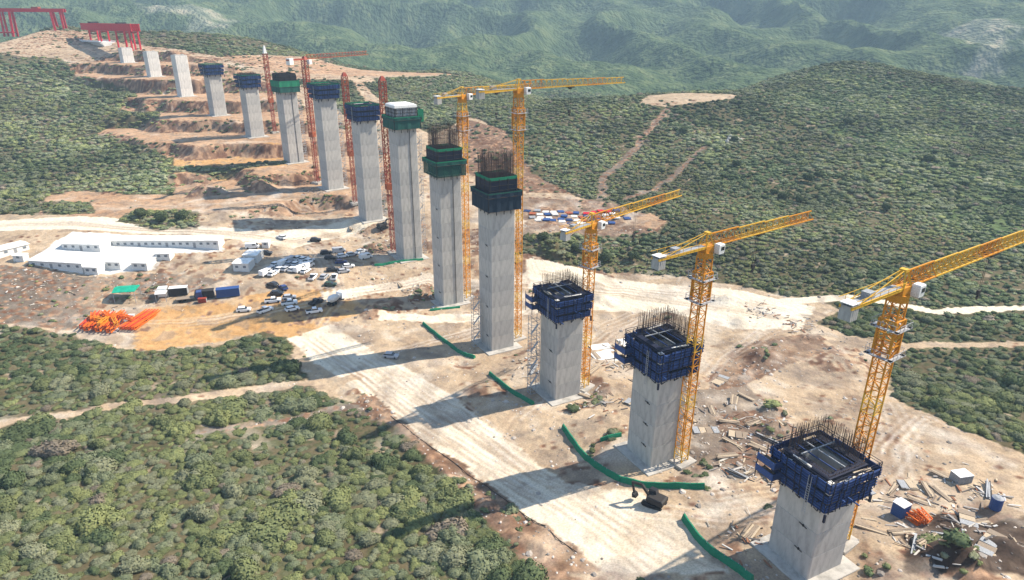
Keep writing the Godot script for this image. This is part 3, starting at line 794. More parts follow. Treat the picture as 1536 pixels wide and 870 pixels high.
		for k in 2:
			deck_parts(o, levels[k][0] + 0.1, levels[k][1], M.plank)
			for s in 4:
				var out: float = levels[k][1]
				var across := (PIER_W if s % 2 == 0 else PIER_D) + out * 2.0
				var reach := (PIER_D if s % 2 == 0 else PIER_W) * 0.5 + out
				var b := Basis(Vector3.UP, s * PI / 2)
				var net := MB.new()
				# sagging net between posts
				var seg := 8; var hh: float = levels[k][2]
				for q in seg:
					var xa := -across * 0.5 + q * across / seg; var xb := xa + across / seg
					var za := 0.12 * sin(q * 2.3 + i + s); var zb := 0.12 * sin((q + 1) * 2.3 + i + s)
					net.quad(Vector3(xa, 0.0, za), Vector3(xb, 0.0, zb), Vector3(xb, hh, zb * 0.3), Vector3(xa, hh, za * 0.3))
				var nm: Material = M.net_blue if i == 3 else M.net_sheer if (k == 0 and not dark and kind == "net") else (M.net if (dark and k > 0) else M.net_dark)
				var np := part(o, "safety_net", net.mesh(), nm, b * Vector3(0, levels[k][0] + 0.1, reach), b)
				for q in 5: bpart(np, "post", M.dark_steel, Vector3(-across * 0.5 + q * across / 4.0, hh * 0.5, -0.16), Vector3(0.1, hh + 0.4, 0.1))
				bpart(np, "rail", (M.net if i != 3 else M.net_dark) if k > 0 else M.dark_steel, Vector3(0, hh, 0.0), Vector3(across, 0.16 if k == 0 else 0.34, 0.1))
			for q in 4 if k == 0 else 0:
				var s := q
				var b := Basis(Vector3.UP, s * PI / 2)
				for t in [-2.0, 0.3, 2.4]:
					bpart(o, "hanger", M.dark_steel, b * Vector3(t, -0.4, (PIER_D if s % 2 == 0 else PIER_W) * 0.5 + 0.12), Vector3(0.16, 1.6, 0.14), b)
		ring_parts(o, "upper_screen", M.blue_dark if kind == "net" else (M.black if dark else M.grey), h * 0.56, 0.3, h * 0.36, 0.08, M.dark_steel)
		if kind == "net":
			ring_parts(o, "net_band", M.net, h * 0.9, 0.4, 0.8, 0.05, null)
		elif kind == "capped":
			var c := MB.new(); c.loft([rect(3.9, 4.1, 0.0), rect(4.2, 4.4, 0.3), rect(4.1, 4.3, 1.1), rect(3.2, 3.4, 1.5)])
			part(o, "cover_sheet", c.mesh(), M.white, Vector3(0, h * 0.92, 0))
			for s in 4:
				var b := Basis(Vector3.UP, s * PI / 2)
				for t in 6: bpart(o, "post", M.dark_steel, b * Vector3(-3.6 + t * 1.44, h * 0.8, (PIER_D if s % 2 == 0 else PIER_W) * 0.5 + 0.45), Vector3(0.1, h * 0.26, 0.1), b)
			# netted stage sticking out on the far side
			bpart(o, "side_net", M.net, Vector3(PIER_W * 0.5 + 3.0, h * 0.55, 1.5), Vector3(0.1, 4.2, 4.4)); bpart(o, "side_net", M.net, Vector3(PIER_W * 0.5 + 1.9, h * 0.55, 3.7), Vector3(2.2, 4.2, 0.1))
		else:
			ring_parts(o, "top_screen", M.black, h * 0.9, 0.3, 1.0, 0.06, null)

# ------------------------------------------------------------------ cranes
func lattice_section(w: float, h: float, chord: float, brace: float) -> ArrayMesh:
	var b := MB.new()
	var c := [Vector3(-w, 0, w), Vector3(w, 0, w), Vector3(w, 0, -w), Vector3(-w, 0, -w)]
	var up := Vector3(0, h, 0)
	for i in 4:
		var p: Vector3 = c[i] * 0.5; var q: Vector3 = c[(i + 1) % 4] * 0.5
		b.bar(p, p + up, chord); b.bar(p, q, brace); b.bar(p + up * 0.5, q + up * 0.5, brace)
		b.bar(p, q + up * 0.5, brace); b.bar(q + up * 0.5, p + up, brace)
	return b.mesh()

func jib_section(l: float, w: float, h: float, chord: float, brace: float) -> ArrayMesh:
	# triangular truss along +x
	var b := MB.new()
	var n := 4
	for k in n:
		var x := l * k / n; var x2 := l * (k + 1) / n; var xm := (x + x2) * 0.5
		for s in [-1, 1]:
			b.bar(Vector3(x, 0, s * w * 0.5), Vector3(xm, h, 0), brace); b.bar(Vector3(xm, h, 0), Vector3(x2, 0, s * w * 0.5), brace)
		b.bar(Vector3(x, 0, -w * 0.5), Vector3(x, 0, w * 0.5), brace); b.bar(Vector3(x, 0, -w * 0.5), Vector3(x2, 0, w * 0.5), brace)
	for s in [-1, 1]: b.bar(Vector3(0, 0, s * w * 0.5), Vector3(l, 0, s * w * 0.5), chord)
	b.bar(Vector3(0, h, 0), Vector3(l, h, 0), chord)
	return b.mesh()

func flat_crane(label: String, x: float, z: float, top: float, turn: float, jib: float, counter: float, w := 1.95) -> void:
	var g := ground(x, z)
	var o := thing("tower_crane", label, "tower crane", Vector3(x, g, z), turn, "yellow tower cranes along the piers")
	bpart(o, "base_block", M.slab, Vector3(0, 0.1, 0), Vector3(4.6, 1.0, 4.6))
	var h := top - g
	var n := int(h / 3.0)
	var sec := lattice_section(w, h / n, 0.2, 0.1)
	for k in n: part(o, "mast_section", sec, M.yellow2 if k % 4 else M.yellow, Vector3(0, 0.4 + k * (h - 0.4) / n, 0))
	# climbing cage with its walkways
	var cg := MB.new()
	for s in 4:
		var b := Basis(Vector3.UP, s * PI / 2)
		cg.bar(b * Vector3(w * 0.62, h - 9.0, w * 0.62), b * Vector3(w * 0.62, h - 3.0, w * 0.62), 0.26)
		for k in 4:
			cg.bar(b * Vector3(-w * 0.62, h - 9.0 + k * 1.5, w * 0.62), b * Vector3(w * 0.62, h - 7.5 + k * 1.5, w * 0.62), 0.12)
			cg.bar(b * Vector3(-w * 0.62, h - 9.0 + k * 2.0, w * 0.62), b * Vector3(w * 0.62, h - 9.0 + k * 2.0, w * 0.62), 0.16)
	part(o, "climbing_cage", cg.mesh(), M.yellow2)
	for k in 2:
		var y := h - 8.6 + k * 4.4
		for s in 4:
			var b := Basis(Vector3.UP, s * PI / 2)
			var wm := MB.new()
			wm.box(Vector3(0, 0, w * 0.62 + 0.5), Vector3(w * 1.24 + 1.6, 0.06, 0.7))
			for q in 4: wm.bar(Vector3(-w * 0.8 + q * w * 0.53, 0, w * 0.62 + 0.84), Vector3(-w * 0.8 + q * w * 0.53, 1.0, w * 0.62 + 0.84), 0.05)
			wm.box(Vector3(0, 1.0, w * 0.62 + 0.84), Vector3(w * 1.7, 0.06, 0.06))
			part(o, "walkway", wm.mesh(), M.galvanised, Vector3(0, y, 0), b)
	var sl := MB.new(); sl.cyl(Vector3(0, h - 0.2, 0), Vector3(0, h + 0.9, 0), w * 0.72, 14); sl.box(Vector3(0, h + 1.5, 0), Vector3(w * 1.15, 1.2, w * 1.05))
	part(o, "slewing_unit", sl.mesh(), M.yellow2)
	var hd := MB.new()
	for s in [-1, 1]:
		hd.bar(Vector3(w * 0.5, h + 2.0, s * w * 0.45), Vector3(0.2, h + 4.4, s * 0.3), 0.2); hd.bar(Vector3(-w * 0.5, h + 2.0, s * w * 0.45), Vector3(-0.2, h + 4.4, s * 0.3), 0.2)
		hd.bar(Vector3(-w * 0.5, h + 2.0, s * w * 0.45), Vector3(w * 0.5, h + 3.2, s * 0.4), 0.12)
	hd.box(Vector3(0, h + 4.3, 0), Vector3(0.9, 0.4, 1.0))
	part(o, "head_frame", hd.mesh(), M.yellow)
	# jib
	var ns := int(ceil(jib / 8.0)); var sl2 := jib / ns
	var j := Node3D.new(); j.name = "jib"; o.add_child(j); j.position = Vector3(w * 0.5, h + 1.9, 0)
	for k in ns:
		var t := 1.0 - 0.35 * k / ns
		part(j, "jib_section", jib_section(sl2, 1.5, 2.1 * t, 0.2, 0.1), M.yellow if k % 3 else M.yellow2, Vector3(k * sl2, 0, 0))
	var tr := MB.new(); tr.box(Vector3(0, -0.3, 0), Vector3(2.0, 0.3, 1.7)); tr.cyl(Vector3(0, -0.6, -0.4), Vector3(0, -0.6, 0.4), 0.3)
	part(j, "trolley", tr.mesh(), M.dark_steel, Vector3(jib * 0.45, 0, 0))
	var hk := MB.new(); hk.bar(Vector3(-0.3, 0, 0), Vector3(-0.3, -6.0, 0), 0.04); hk.bar(Vector3(0.3, 0, 0), Vector3(0.3, -6.0, 0), 0.04); hk.box(Vector3(0, -6.4, 0), Vector3(0.8, 0.8, 0.4)); hk.cyl(Vector3(0, -7.3, -0.1), Vector3(0, -7.3, 0.1), 0.35)
	part(j, "hook_block", hk.mesh(), M.dark_steel, Vector3(jib * 0.45, -0.6, 0))
	# counter jib
	var c := Node3D.new(); c.name = "counter_jib"; o.add_child(c); c.position = Vector3(-w * 0.5, h + 1.9, 0)
	var cm := MB.new()
	for s in [-1, 1]:
		cm.box(Vector3(-counter * 0.5, 0, s * 0.8), Vector3(counter, 0.4, 0.22))
		cm.bar(Vector3(0.4, 2.4, s * 0.25), Vector3(-counter * 0.85, 0.3, s * 0.8), 0.1)
		for q in 6: cm.bar(Vector3(-counter * q / 6.0 - 0.4, 0, s * 1.15), Vector3(-counter * q / 6.0 - 0.4, 1.1, s * 1.15), 0.05)
		cm.box(Vector3(-counter * 0.5, 1.1, s * 1.15), Vector3(counter, 0.06, 0.06))
	for q in 5: cm.bar(Vector3(-counter * q / 5.0, 0, -0.8), Vector3(-counter * (q + 1) / 5.0, 0, 0.8), 0.12)
	part(c, "frame", cm.mesh(), M.yellow)
	bpart(c, "walkway", M.grey, Vector3(-counter * 0.5, 0.22, 0), Vector3(counter, 0.06, 1.3))
	bpart(c, "winch_house", M.grey, Vector3(-counter * 0.6, 0.7, 0), Vector3(1.4, 0.9, 1.2))
	for q in 4: bpart(c, "counterweight", M.concrete1, Vector3(-counter + 0.3 + q * 0.42, -0.8, 0), Vector3(0.36, 2.1, 1.7))
	bpart(c, "roof_plate", M.white, Vector3(-counter + 0.9, 0.5, 0), Vector3(1.8, 0.12, 1.8))
	# cab beside the jib root
	var cb := MB.new(); cb.loft([rect(0.95, 0.75, 0.0), rect(1.15, 0.8, 1.0), rect(1.1, 0.8, 2.2), rect(0.95, 0.7, 2.4)])
	var cab := part(o, "cab", cb.mesh(), M.white, Vector3(w * 0.5 + 0.8, h + 0.6, w * 0.5 + 0.6), Basis.from_scale(Vector3(0.68, 0.75, 0.75)))
	bpart(cab, "window", M.glass, Vector3(1.12, 1.3, 0), Vector3(0.1, 1.1, 1.3)); bpart(cab, "window", M.glass, Vector3(0.25, 1.35, 0.8), Vector3(1.3, 0.9, 0.08))

func red_mast(label: String, x: float, z: float, top: float, turn: float, jib := 0.0, pale := false) -> void:
	var g := ground(x, z)
	var o := thing("mast_crane", label, "tower crane", Vector3(x, g, z), turn, "red lattice masts beside the far piers")
	bpart(o, "base_block", M.slab, Vector3(0, 0.1, 0), Vector3(4.0, 1.0, 4.0))
	var h := top - g
	var split := h * 0.4
	var n1 := int(split / 3.0); var n2 := int((h - split) / 3.0)
	var s1 := lattice_section(1.4, split / n1, 0.17, 0.1); var s2 := lattice_section(2.0, (h - split) / n2, 0.26, 0.15)
	for k in n1: part(o, "mast_section", s1, M.red, Vector3(0, 0.4 + k * (split - 0.4) / n1, 0))
	for k in n2: part(o, "mast_section", s2, M.red if k % 3 else M.rust, Vector3(0, split + k * (h - split) / n2, 0))
	bpart(o, "climbing_cage", M.rust, Vector3(0, split + 0.6, 0), Vector3(2.4, 2.2, 2.4))
	for k in int(h / 14.0): bpart(o, "wall_tie", M.red, Vector3(0, 10.0 + k * 13.0, 2.6), Vector3(0.2, 0.2, 3.6))
	var tp := MB.new(); tp.loft([rect(0.9, 0.9, 0), rect(0.5, 0.5, 3.0), rect(0.3, 0.3, 4.0)])
	part(o, "mast_top", tp.mesh(), M.white if pale else M.red, Vector3(0, h, 0), Basis.IDENTITY if pale else Basis.from_scale(Vector3(1.2, 0.4, 1.2)))
	if jib > 0.0:
		var j := Node3D.new(); j.name = "jib"; o.add_child(j); j.position = Vector3(0.8, h + 0.4, 0)
		var ns := int(jib / 9.0)
		for k in ns: part(j, "jib_section", jib_section(jib / ns, 1.4, 1.7, 0.2, 0.12), M.red if k % 2 else M.rust, Vector3(k * jib / ns, 0, 0))
		var c := Node3D.new(); c.name = "counter_jib"; o.add_child(c); c.position = Vector3(-0.8, h + 0.4, 0)
		bpart(c, "frame", M.red, Vector3(-5.0, 0, 0), Vector3(10.0, 0.5, 1.6)); bpart(c, "counterweight", M.white, Vector3(-8.6, -0.6, 0), Vector3(2.4, 2.6, 2.0))
		bpart(o, "cab", M.white, Vector3(1.4, h - 0.8, 1.5), Vector3(1.6, 2.0, 1.4))

func stair_tower(label: String, pier: int, lx: float, lz: float, h: float) -> void:
	var p: Array = PIERS[pier]
	var b := Basis(Vector3.UP, p[2])
	var at := Vector3(p[0], p[3], p[1]) + b * Vector3(lx, 0, lz)
	at.y = minf(ground(at.x, at.z), p[3] + 1.0)
	var o := thing("stair_tower", label, "scaffold tower", at, p[2], "scaffold stair towers beside the piers")
	var n := int(h / 2.4)
	var sec := MB.new()
	for s in 4: sec.bar([Vector3(-1.2, 0, -0.8), Vector3(1.2, 0, -0.8), Vector3(1.2, 0, 0.8), Vector3(-1.2, 0, 0.8)][s], [Vector3(-1.2, 2.4, -0.8), Vector3(1.2, 2.4, -0.8), Vector3(1.2, 2.4, 0.8), Vector3(-1.2, 2.4, 0.8)][s], 0.1)
	for y in [0.1, 1.2]:
		for s in [-1, 1]:
			sec.box(Vector3(0, y, s * 0.8), Vector3(2.4, 0.08, 0.08)); sec.box(Vector3(s * 1.2, y, 0), Vector3(0.08, 0.08, 1.6))
	sec.bar(Vector3(-1.0, 0.1, 0.3), Vector3(1.0, 2.4, 0.3), 0.6, 0.08)
	var m := sec.mesh()
	for k in n:
		part(o, "scaffold_stage", m, M.galvanised, Vector3(0, k * 2.4, 0), Basis.IDENTITY if k % 2 else Basis(Vector3.UP, PI))
# ------------------------------------------------------------------ scrub
const TINTS := [Color(0.15, 0.17, 0.076), Color(0.198, 0.206, 0.125), Color(0.09, 0.117, 0.056), Color(0.208, 0.172, 0.128), Color(0.196, 0.214, 0.09), Color(0.163, 0.184, 0.106)]
const TINT_WORDS := ["olive green", "grey-green", "dark green", "brownish half-dry", "yellow-green", "dusty sage green"]
const FORM_WORDS := ["single-domed", "three-lobed", "broad, many-lobed", "narrow upright", "low spreading"]

func shrub_mesh(sd: int, form: int, leaves: int, leaf: float) -> ArrayMesh:
	var r := RandomNumberGenerator.new(); r.seed = sd
	var lobes := []
	var count: int = [1, 3, 6, 2, 5][form] + 2
	for k in count:
		var a := r.randf() * TAU
		var d: float = r.randf_range(0.15, 0.62) if k > 0 else 0.0
		if form == 4: d *= 1.3
		var rad: float = r.randf_range(0.34, 0.56) if k > 0 else [0.8, 0.55, 0.55, 0.6, 0.45][form]
		var y: float = r.randf_range(0.2, 0.5) * [1.0, 1.1, 0.9, 1.7, 0.6][form] if k > 0 else 0.35 * [1.0, 1.1, 1.0, 1.6, 0.7][form]
		lobes.append([Vector3(cos(a) * d, y, sin(a) * d), rad])
	var v := PackedVector3Array(); var n := PackedVector3Array(); var c := PackedColorArray()
	# dense twiggy heart of each lobe, lumpy
	for l in lobes:
		var o: Vector3 = l[0]; var rad: float = l[1] * 0.89
		var lump := []
		for q in 45: lump.append(r.randf_range(0.82, 1.06))
		for i in 8:
			for j in 4:
				var q := []; var nr := []
				for e in [[i, j], [i + 1, j], [i + 1, j + 1], [i, j + 1]]:
					var th: float = TAU * e[0] / 8.0; var ph: float = -0.9 + (PI * 0.5 + 0.9) * e[1] / 4.0
					var u := Vector3(cos(th) * cos(ph), sin(ph), sin(th) * cos(ph))
					nr.append(u); q.append(u * rad * float(lump[(int(e[0]) % 8) * 5 + int(e[1])]))
				for t in [[0, 1, 2], [0, 2, 3]]:
					for e in t:
						v.append(o + q[e]); n.append(nr[e]); c.append(Color.WHITE)
	for k in leaves:
		var l: Array = lobes[r.randi_range(0, lobes.size() - 1)]
		var d := Vector3(r.randfn(), absf(r.randfn()) * 0.9 - 0.25, r.randfn()).normalized()
		var p: Vector3 = l[0] + d * l[1] * r.randf_range(0.85, 1.09)
		if p.y < 0.0: continue
		# no leaf is built where another lobe already fills the space
		var taken := false
		for m in lobes:
			if m != l and p.distance_to(m[0]) < m[1] * 0.84: taken = true
		if taken: continue
		var w := (d + Vector3(r.randfn(), r.randfn(), r.randfn()) * 0.42).normalized()
		var s := w.cross(Vector3(r.randfn(), r.randfn(), r.randfn())).normalized() * leaf * r.randf_range(0.6, 1.3)
		var t := w.cross(s.normalized()) * leaf * r.randf_range(0.4, 0.8)
		var g := r.randf_range(0.78, 1.22)
		var tone := Color(g * r.randf_range(0.94, 1.06), g, g * r.randf_range(0.88, 1.08))
		for e in [-s, t, s, -s, s, -t]:
			v.append(p + e); n.append((w * 0.75 + d * 0.25).normalized()); c.append(tone)
	var arr := []; arr.resize(Mesh.ARRAY_MAX)
	arr[Mesh.ARRAY_VERTEX] = v; arr[Mesh.ARRAY_NORMAL] = n; arr[Mesh.ARRAY_COLOR] = c
	var m := ArrayMesh.new(); m.add_surface_from_arrays(Mesh.PRIMITIVE_TRIANGLES, arr)
	return m

func leaf_material(tint: Color) -> StandardMaterial3D:
	var m := StandardMaterial3D.new(); m.vertex_color_use_as_albedo = true; m.albedo_color = tint.linear_to_srgb()
	m.roughness = 0.85; m.metallic_specular = 0.15; m.backlight_enabled = true; m.backlight = Color(0.32, 0.36, 0.2); m.cull_mode = BaseMaterial3D.CULL_DISABLED
	return m

func build_scrub() -> void:
	var fine := []; var rough := []
	for f in 5:
		fine.append(shrub_mesh(200 + f, f, 1500, 0.085))
		rough.append(shrub_mesh(300 + f, f, 220, 0.16))
	var patch := FastNoiseLite.new(); patch.seed = 77; patch.frequency = 0.03; patch.fractal_octaves = 3
	var hue := FastNoiseLite.new(); hue.seed = 78; hue.frequency = 0.012; hue.fractal_octaves = 3
	var near_list := []     # [apparent size, place, form, size, turn, tint]
	var far_list := [[], [], [], [], []]
	for band in [[60.0, 190.0, 1.9], [190.0, 330.0, 2.1], [330.0, 620.0, 2.9], [620.0, 820.0, 5.5]]:
		var cell: float = band[2]
		var zz := -float(band[1])
		while zz < -35.0:
			var half := -zz * 0.84 + 40.0
			var xx := -half
			while xx < half:
				var x := xx + rng.randf() * cell; var z := zz + rng.randf() * cell
				xx += cell
				var r := sqrt(x * x + z * z)
				if r < band[0] or r >= band[1]: continue
				var c := zone_at(x, z)
				var pn := patch.get_noise_2d(x, z)
				var keep := c == 0 and pn > (-0.44 if r < 190.0 else -0.5) + (0.1 if r > 620.0 else 0.0) - rng.randf() * 0.25
				var small := 1.0
				if c != 0 and c != 4 and c != 5 and (c != 2):
					# stragglers on spoil and cut faces
					var gx := absf(ground(x + 1.0, z) - ground(x - 1.0, z)) + absf(ground(x, z + 1.0) - ground(x, z - 1.0))
					keep = (gx > 0.55 and r > 300.0 and pn > -0.2 and rng.randf() < 0.6) or (gx > 0.7 and pn > -0.05 and rng.randf() < 0.4) or (c == 6 and rng.randf() < 0.10) or rng.randf() < 0.0012
					small = 0.6
				if not keep: continue
				var size := cell * rng.randf_range(0.45, 0.95) * (1.0 + pn * 0.5) * small * (1.0 if r < 190.0 else (0.92 if r < 620.0 else 0.55))
				if c == 0 and r < 560.0:
					# keep the tracks open
					var near_bare := 0
					for e in [[1.0, 0.0], [-1.0, 0.0], [0.0, 1.0], [0.0, -1.0]]:
						if zone_at(x + e[0] * size * 0.8, z + e[1] * size * 0.8) != 0: near_bare += 1
					if near_bare > 1: continue
					if near_bare == 1: size *= 0.65
				if r < 190.0: size = maxf(size, 0.5) * (rng.randf_range(1.4, 2.2) if rng.randf() < 0.12 else 0.9)
				var pick := hue.get_noise_2d(x, z) * 2.6 + rng.randfn() * 0.95
				var tint: int = 3 if rng.randf() < 0.03 else (2 if pick < -0.9 else (5 if pick < -0.1 else (0 if pick < 0.7 else (1 if pick < 1.4 else 4))))
				var at := Vector3(x, ground(x, z) - 0.12 * size, z)
				var form := rng.randi_range(0, 4)
				if r < 230.0 and c == 0:
					# seen from the drone: keep count of the ones that show largest
					near_list.append([size / r if absf(x) < -z * 0.8 + 2.0 else 0.0, at, form, size, rng.randf() * TAU, tint])
				else:
					far_list[form].append([at, size, rng.randf() * TAU, tint, 1.05 + hue.get_noise_2d(x + 900.0, z) * 0.7])
			zz += cell
	near_list.sort_custom(func(a, b): return a[0] > b[0])
	var mats := []
	for t in TINTS: mats.append(leaf_material(t))
	var stem := MB.new()
	for k in 4: stem.bar(Vector3(0, -0.25, 0), Vector3(cos(k * 1.7) * 0.25, 0.4, sin(k * 1.7) * 0.25), 0.06)
	var stem_m := stem.mesh()
	var near_mass := [[], [], [], [], []]
	for k in near_list.size():
		var e: Array = near_list[k]
		if k >= 300:
			near_mass[e[2]].append([e[1], e[3], e[4], e[5], 1.0])
			continue
		var label := "%s %s shrub among others in the scrub below the dirt track" % [FORM_WORDS[e[2]], TINT_WORDS[e[5]]]
		var o := thing("shrub", label, "shrub", e[1], e[4], "shrubs of the near scrub")
		o.scale = Vector3(rng.randf_range(0.8, 1.3), rng.randf_range(0.55, 1.0), rng.randf_range(0.8, 1.3)) * float(e[3])
		part(o, "foliage", fine[e[2]], mats[e[5]])
		part(o, "stem", stem_m, M.bark)
	var white := leaf_material(Color.WHITE)
	var mass := Node3D.new(); mass.name = "scrub_cover"; mass.set_meta("kind", "stuff")
	mass.set_meta("label", "dense green scrub covering the slopes and hills"); mass.set_meta("category", "scrub"); add_child(mass)
	for set in [[fine, near_mass], [rough, far_list]]:
		for f in 5:
			var list: Array = set[1][f]
			if list.is_empty(): continue
			var mm := MultiMesh.new(); mm.transform_format = MultiMesh.TRANSFORM_3D; mm.use_colors = true
			mm.mesh = set[0][f]; mm.instance_count = list.size()
			for k in list.size():
				var e: Array = list[k]
				var b := Basis(Vector3.UP, e[2]) * Basis.from_scale(Vector3(rng.randf_range(0.75, 1.35), rng.randf_range(0.42, 0.8), rng.randf_range(0.75, 1.35)) * float(e[1]))
				mm.set_instance_transform(k, Transform3D(b, e[0]))
				var t: Color = TINTS[e[3]] * rng.randf_range(0.86, 1.14) * float(e[4])
				mm.set_instance_color(k, Color(t.r, t.g, t.b, 1.0))
			var mi := MultiMeshInstance3D.new(); mi.name = "shrub_mass"; mi.multimesh = mm; mi.material_override = white; mi.set_meta("kind", "stuff")
			mass.add_child(mi, true)
	print("scrub ", near_list.size(), " near, far ", far_list.map(func(a): return a.size()))

func build_trees() -> void:
	var spots := [[140.7, -313.6, 3.6], [146.7, -318.2, 3.0], [207.4, -333.6, 3.6], [120.9, -291, 3.0], [127.2, -288, 2.6], [113.1, -335.5, 3.0], [122.4, -373.7, 2.8], [117.9, -296, 2.6], [97, -384.2, 3.4], [160.8, -278.2, 2.8], [198.6, -404.3, 3.4], [24, -240, 3.2], [28, -243, 2.8], [12, -243, 3.0], [36, -238, 3.2], [46, -240, 3.0], [-148, -256, 3.2], [-138, -252, 3.6], [-130, -254, 3.4]]
	var words := ["beside two more dark trees on the open hillside", "upslope of its darker twin on the hillside", "standing alone high on the hillside scrub", "in the pair at the foot of the hillside", "smaller of the pair at the hillside foot", "by the narrow forked track", "near the pale boulders on the hillside", "just uphill of the hillside pair", "beside the track up to the sandy pad", "alone above the valley path", "near the hill crest", "on the bank behind the box-collared pier", "on the bank beside the yard", "by the gravel heap on the bank", "at the edge of the pale flat", "at the foot of the hill by the pale flat", "beside the camp road, end of the row", "middle of the camp road row", "beside the camp road, nearest the junction"]
	var crown := shrub_mesh(401, 2, 1400, 0.1)
	for k in spots.size():
		var x: float = spots[k][0]; var z: float = spots[k][1]; var s: float = spots[k][2]
		var o := thing("dark_tree", "dark round-crowned tree " + words[k], "tree", Vector3(x, ground(x, z) - 0.2, z), k * 1.3, "dark round trees above the scrub")
		var t := MB.new(); t.cyl(Vector3.ZERO, Vector3(0.1, s * 0.7, 0), 0.22, 8, 0.14)
		for q in 4: t.cyl(Vector3(0.08, s * 0.55, 0), Vector3(cos(q * 1.6) * s * 0.45, s * 1.0, sin(q * 1.6) * s * 0.45), 0.12, 6, 0.05)
		part(o, "trunk", t.mesh(), M.bark)
		part(o, "crown", crown, leaf_material(TINTS[2] * 0.85), Vector3(0, s * 0.35, 0), Basis.from_scale(Vector3(s, s * 0.95, s)))

# ------------------------------------------------------------------ vehicles
func wheel_mesh(r: float, w: float) -> ArrayMesh:
	var key := "wheel%.2f" % r
	if not box_cache.has(key):
		var b := MB.new(); b.cyl(Vector3(0, 0, -w * 0.5), Vector3(0, 0, w * 0.5), r, 12); b.cyl(Vector3(0, 0, -w * 0.52), Vector3(0, 0, w * 0.52), r * 0.55, 8)
		box_cache[key] = b.mesh()
	return box_cache[key]

func car_shell(key: String, profile: Array, w: float, inset: float) -> ArrayMesh:
	# side profile (x, y pairs) drawn across the width, shoulders pulled in
	if box_cache.has(key): return box_cache[key]
	var b := MB.new()
	var rings := []
	for e in [[-0.5, inset], [-0.46, 0.0], [0.46, 0.0], [0.5, inset]]:
		var ring := PackedVector3Array()
		for k in profile.size() / 2: ring.append(Vector3(profile[k * 2] * (1.0 - e[1] * 0.04), profile[k * 2 + 1] - e[1] * 0.12, e[0] * w))
		rings.append(ring)
	b.loft(rings)
	box_cache[key] = b.mesh()
	return box_cache[key]

func parked(kind: String, colour: String, label: String, x: float, z: float, turn: float, group: String) -> void:
	var slope := (ground(x + 1.0, z) - ground(x - 1.0, z)) * 0.5
	var o := thing({"car": "parked_car", "pickup": "pickup_truck", "van": "van"}[kind], label, {"car": "car", "pickup": "pickup", "van": "van"}[kind], Vector3(x, ground(x, z) + 0.03 + absf(slope) * 0.3, z), turn, group)
	var paint: Material = M["paint_" + colour]
	var l := 4.4; var w := 1.85
	if kind == "car":
		part(o, "body", car_shell("car_body", [-2.15, 0.32, 2.15, 0.32, 2.2, 0.66, 1.9, 0.86, 1.0, 0.96, -2.1, 0.98, -2.2, 0.6], w, 1.0), paint)
		part(o, "windows", car_shell("car_glass", [1.05, 0.95, 0.35, 1.44, -1.5, 1.46, -2.05, 0.96], w * 0.9, 1.0), M.glass)
		part(o, "roof", car_shell("car_roof", [0.42, 1.43, 0.3, 1.5, -1.42, 1.52, -1.58, 1.44], w * 0.88, 1.0), paint)
	elif kind == "van":
		l = 5.0; w = 1.95
		part(o, "body", car_shell("van_body", [-2.45, 0.35, 2.4, 0.35, 2.5, 0.9, 1.9, 1.15, 1.4, 2.0, -2.4, 2.05, -2.5, 0.6], w, 1.0), paint)
		part(o, "windscreen", car_shell("van_glass", [2.02, 1.2, 1.55, 1.9, 1.4, 1.9, 1.85, 1.2], w * 0.93, 0.5), M.glass)
		for s in [-1, 1]: bpart(o, "side_window", M.glass, Vector3(0.7, 1.55, s * w * 0.5), Vector3(1.2, 0.5, 0.04))
	else:
		l = 5.2; w = 1.9
		part(o, "body", car_shell("pickup_body", [-2.55, 0.4, 2.5, 0.4, 2.55, 0.85, 2.3, 1.02, 1.2, 1.08, -2.55, 1.05], w, 1.0), paint)
		part(o, "windows", car_shell("pickup_glass", [1.3, 1.05, 0.75, 1.66, -0.5, 1.68, -0.65, 1.05], w * 0.9, 1.0), M.glass)
		part(o, "roof", car_shell("pickup_roof", [0.82, 1.65, 0.7, 1.74, -0.45, 1.76, -0.55, 1.66], w * 0.88, 1.0), paint)
		bpart(o, "load_bed", M.black, Vector3(-1.6, 1.07, 0), Vector3(1.7, 0.05, w * 0.78))
	for sx in [-1, 1]:
		for sz in [-1, 1]: part(o, "wheel", wheel_mesh(0.34, 0.24), M.tyre, Vector3(sx * l * 0.31, 0.34, sz * (w * 0.5 - 0.12)))
	for s in [-1, 1]: bpart(o, "headlight", M.light, Vector3(l * 0.49, 0.68, s * w * 0.36), Vector3(0.08, 0.14, 0.3))

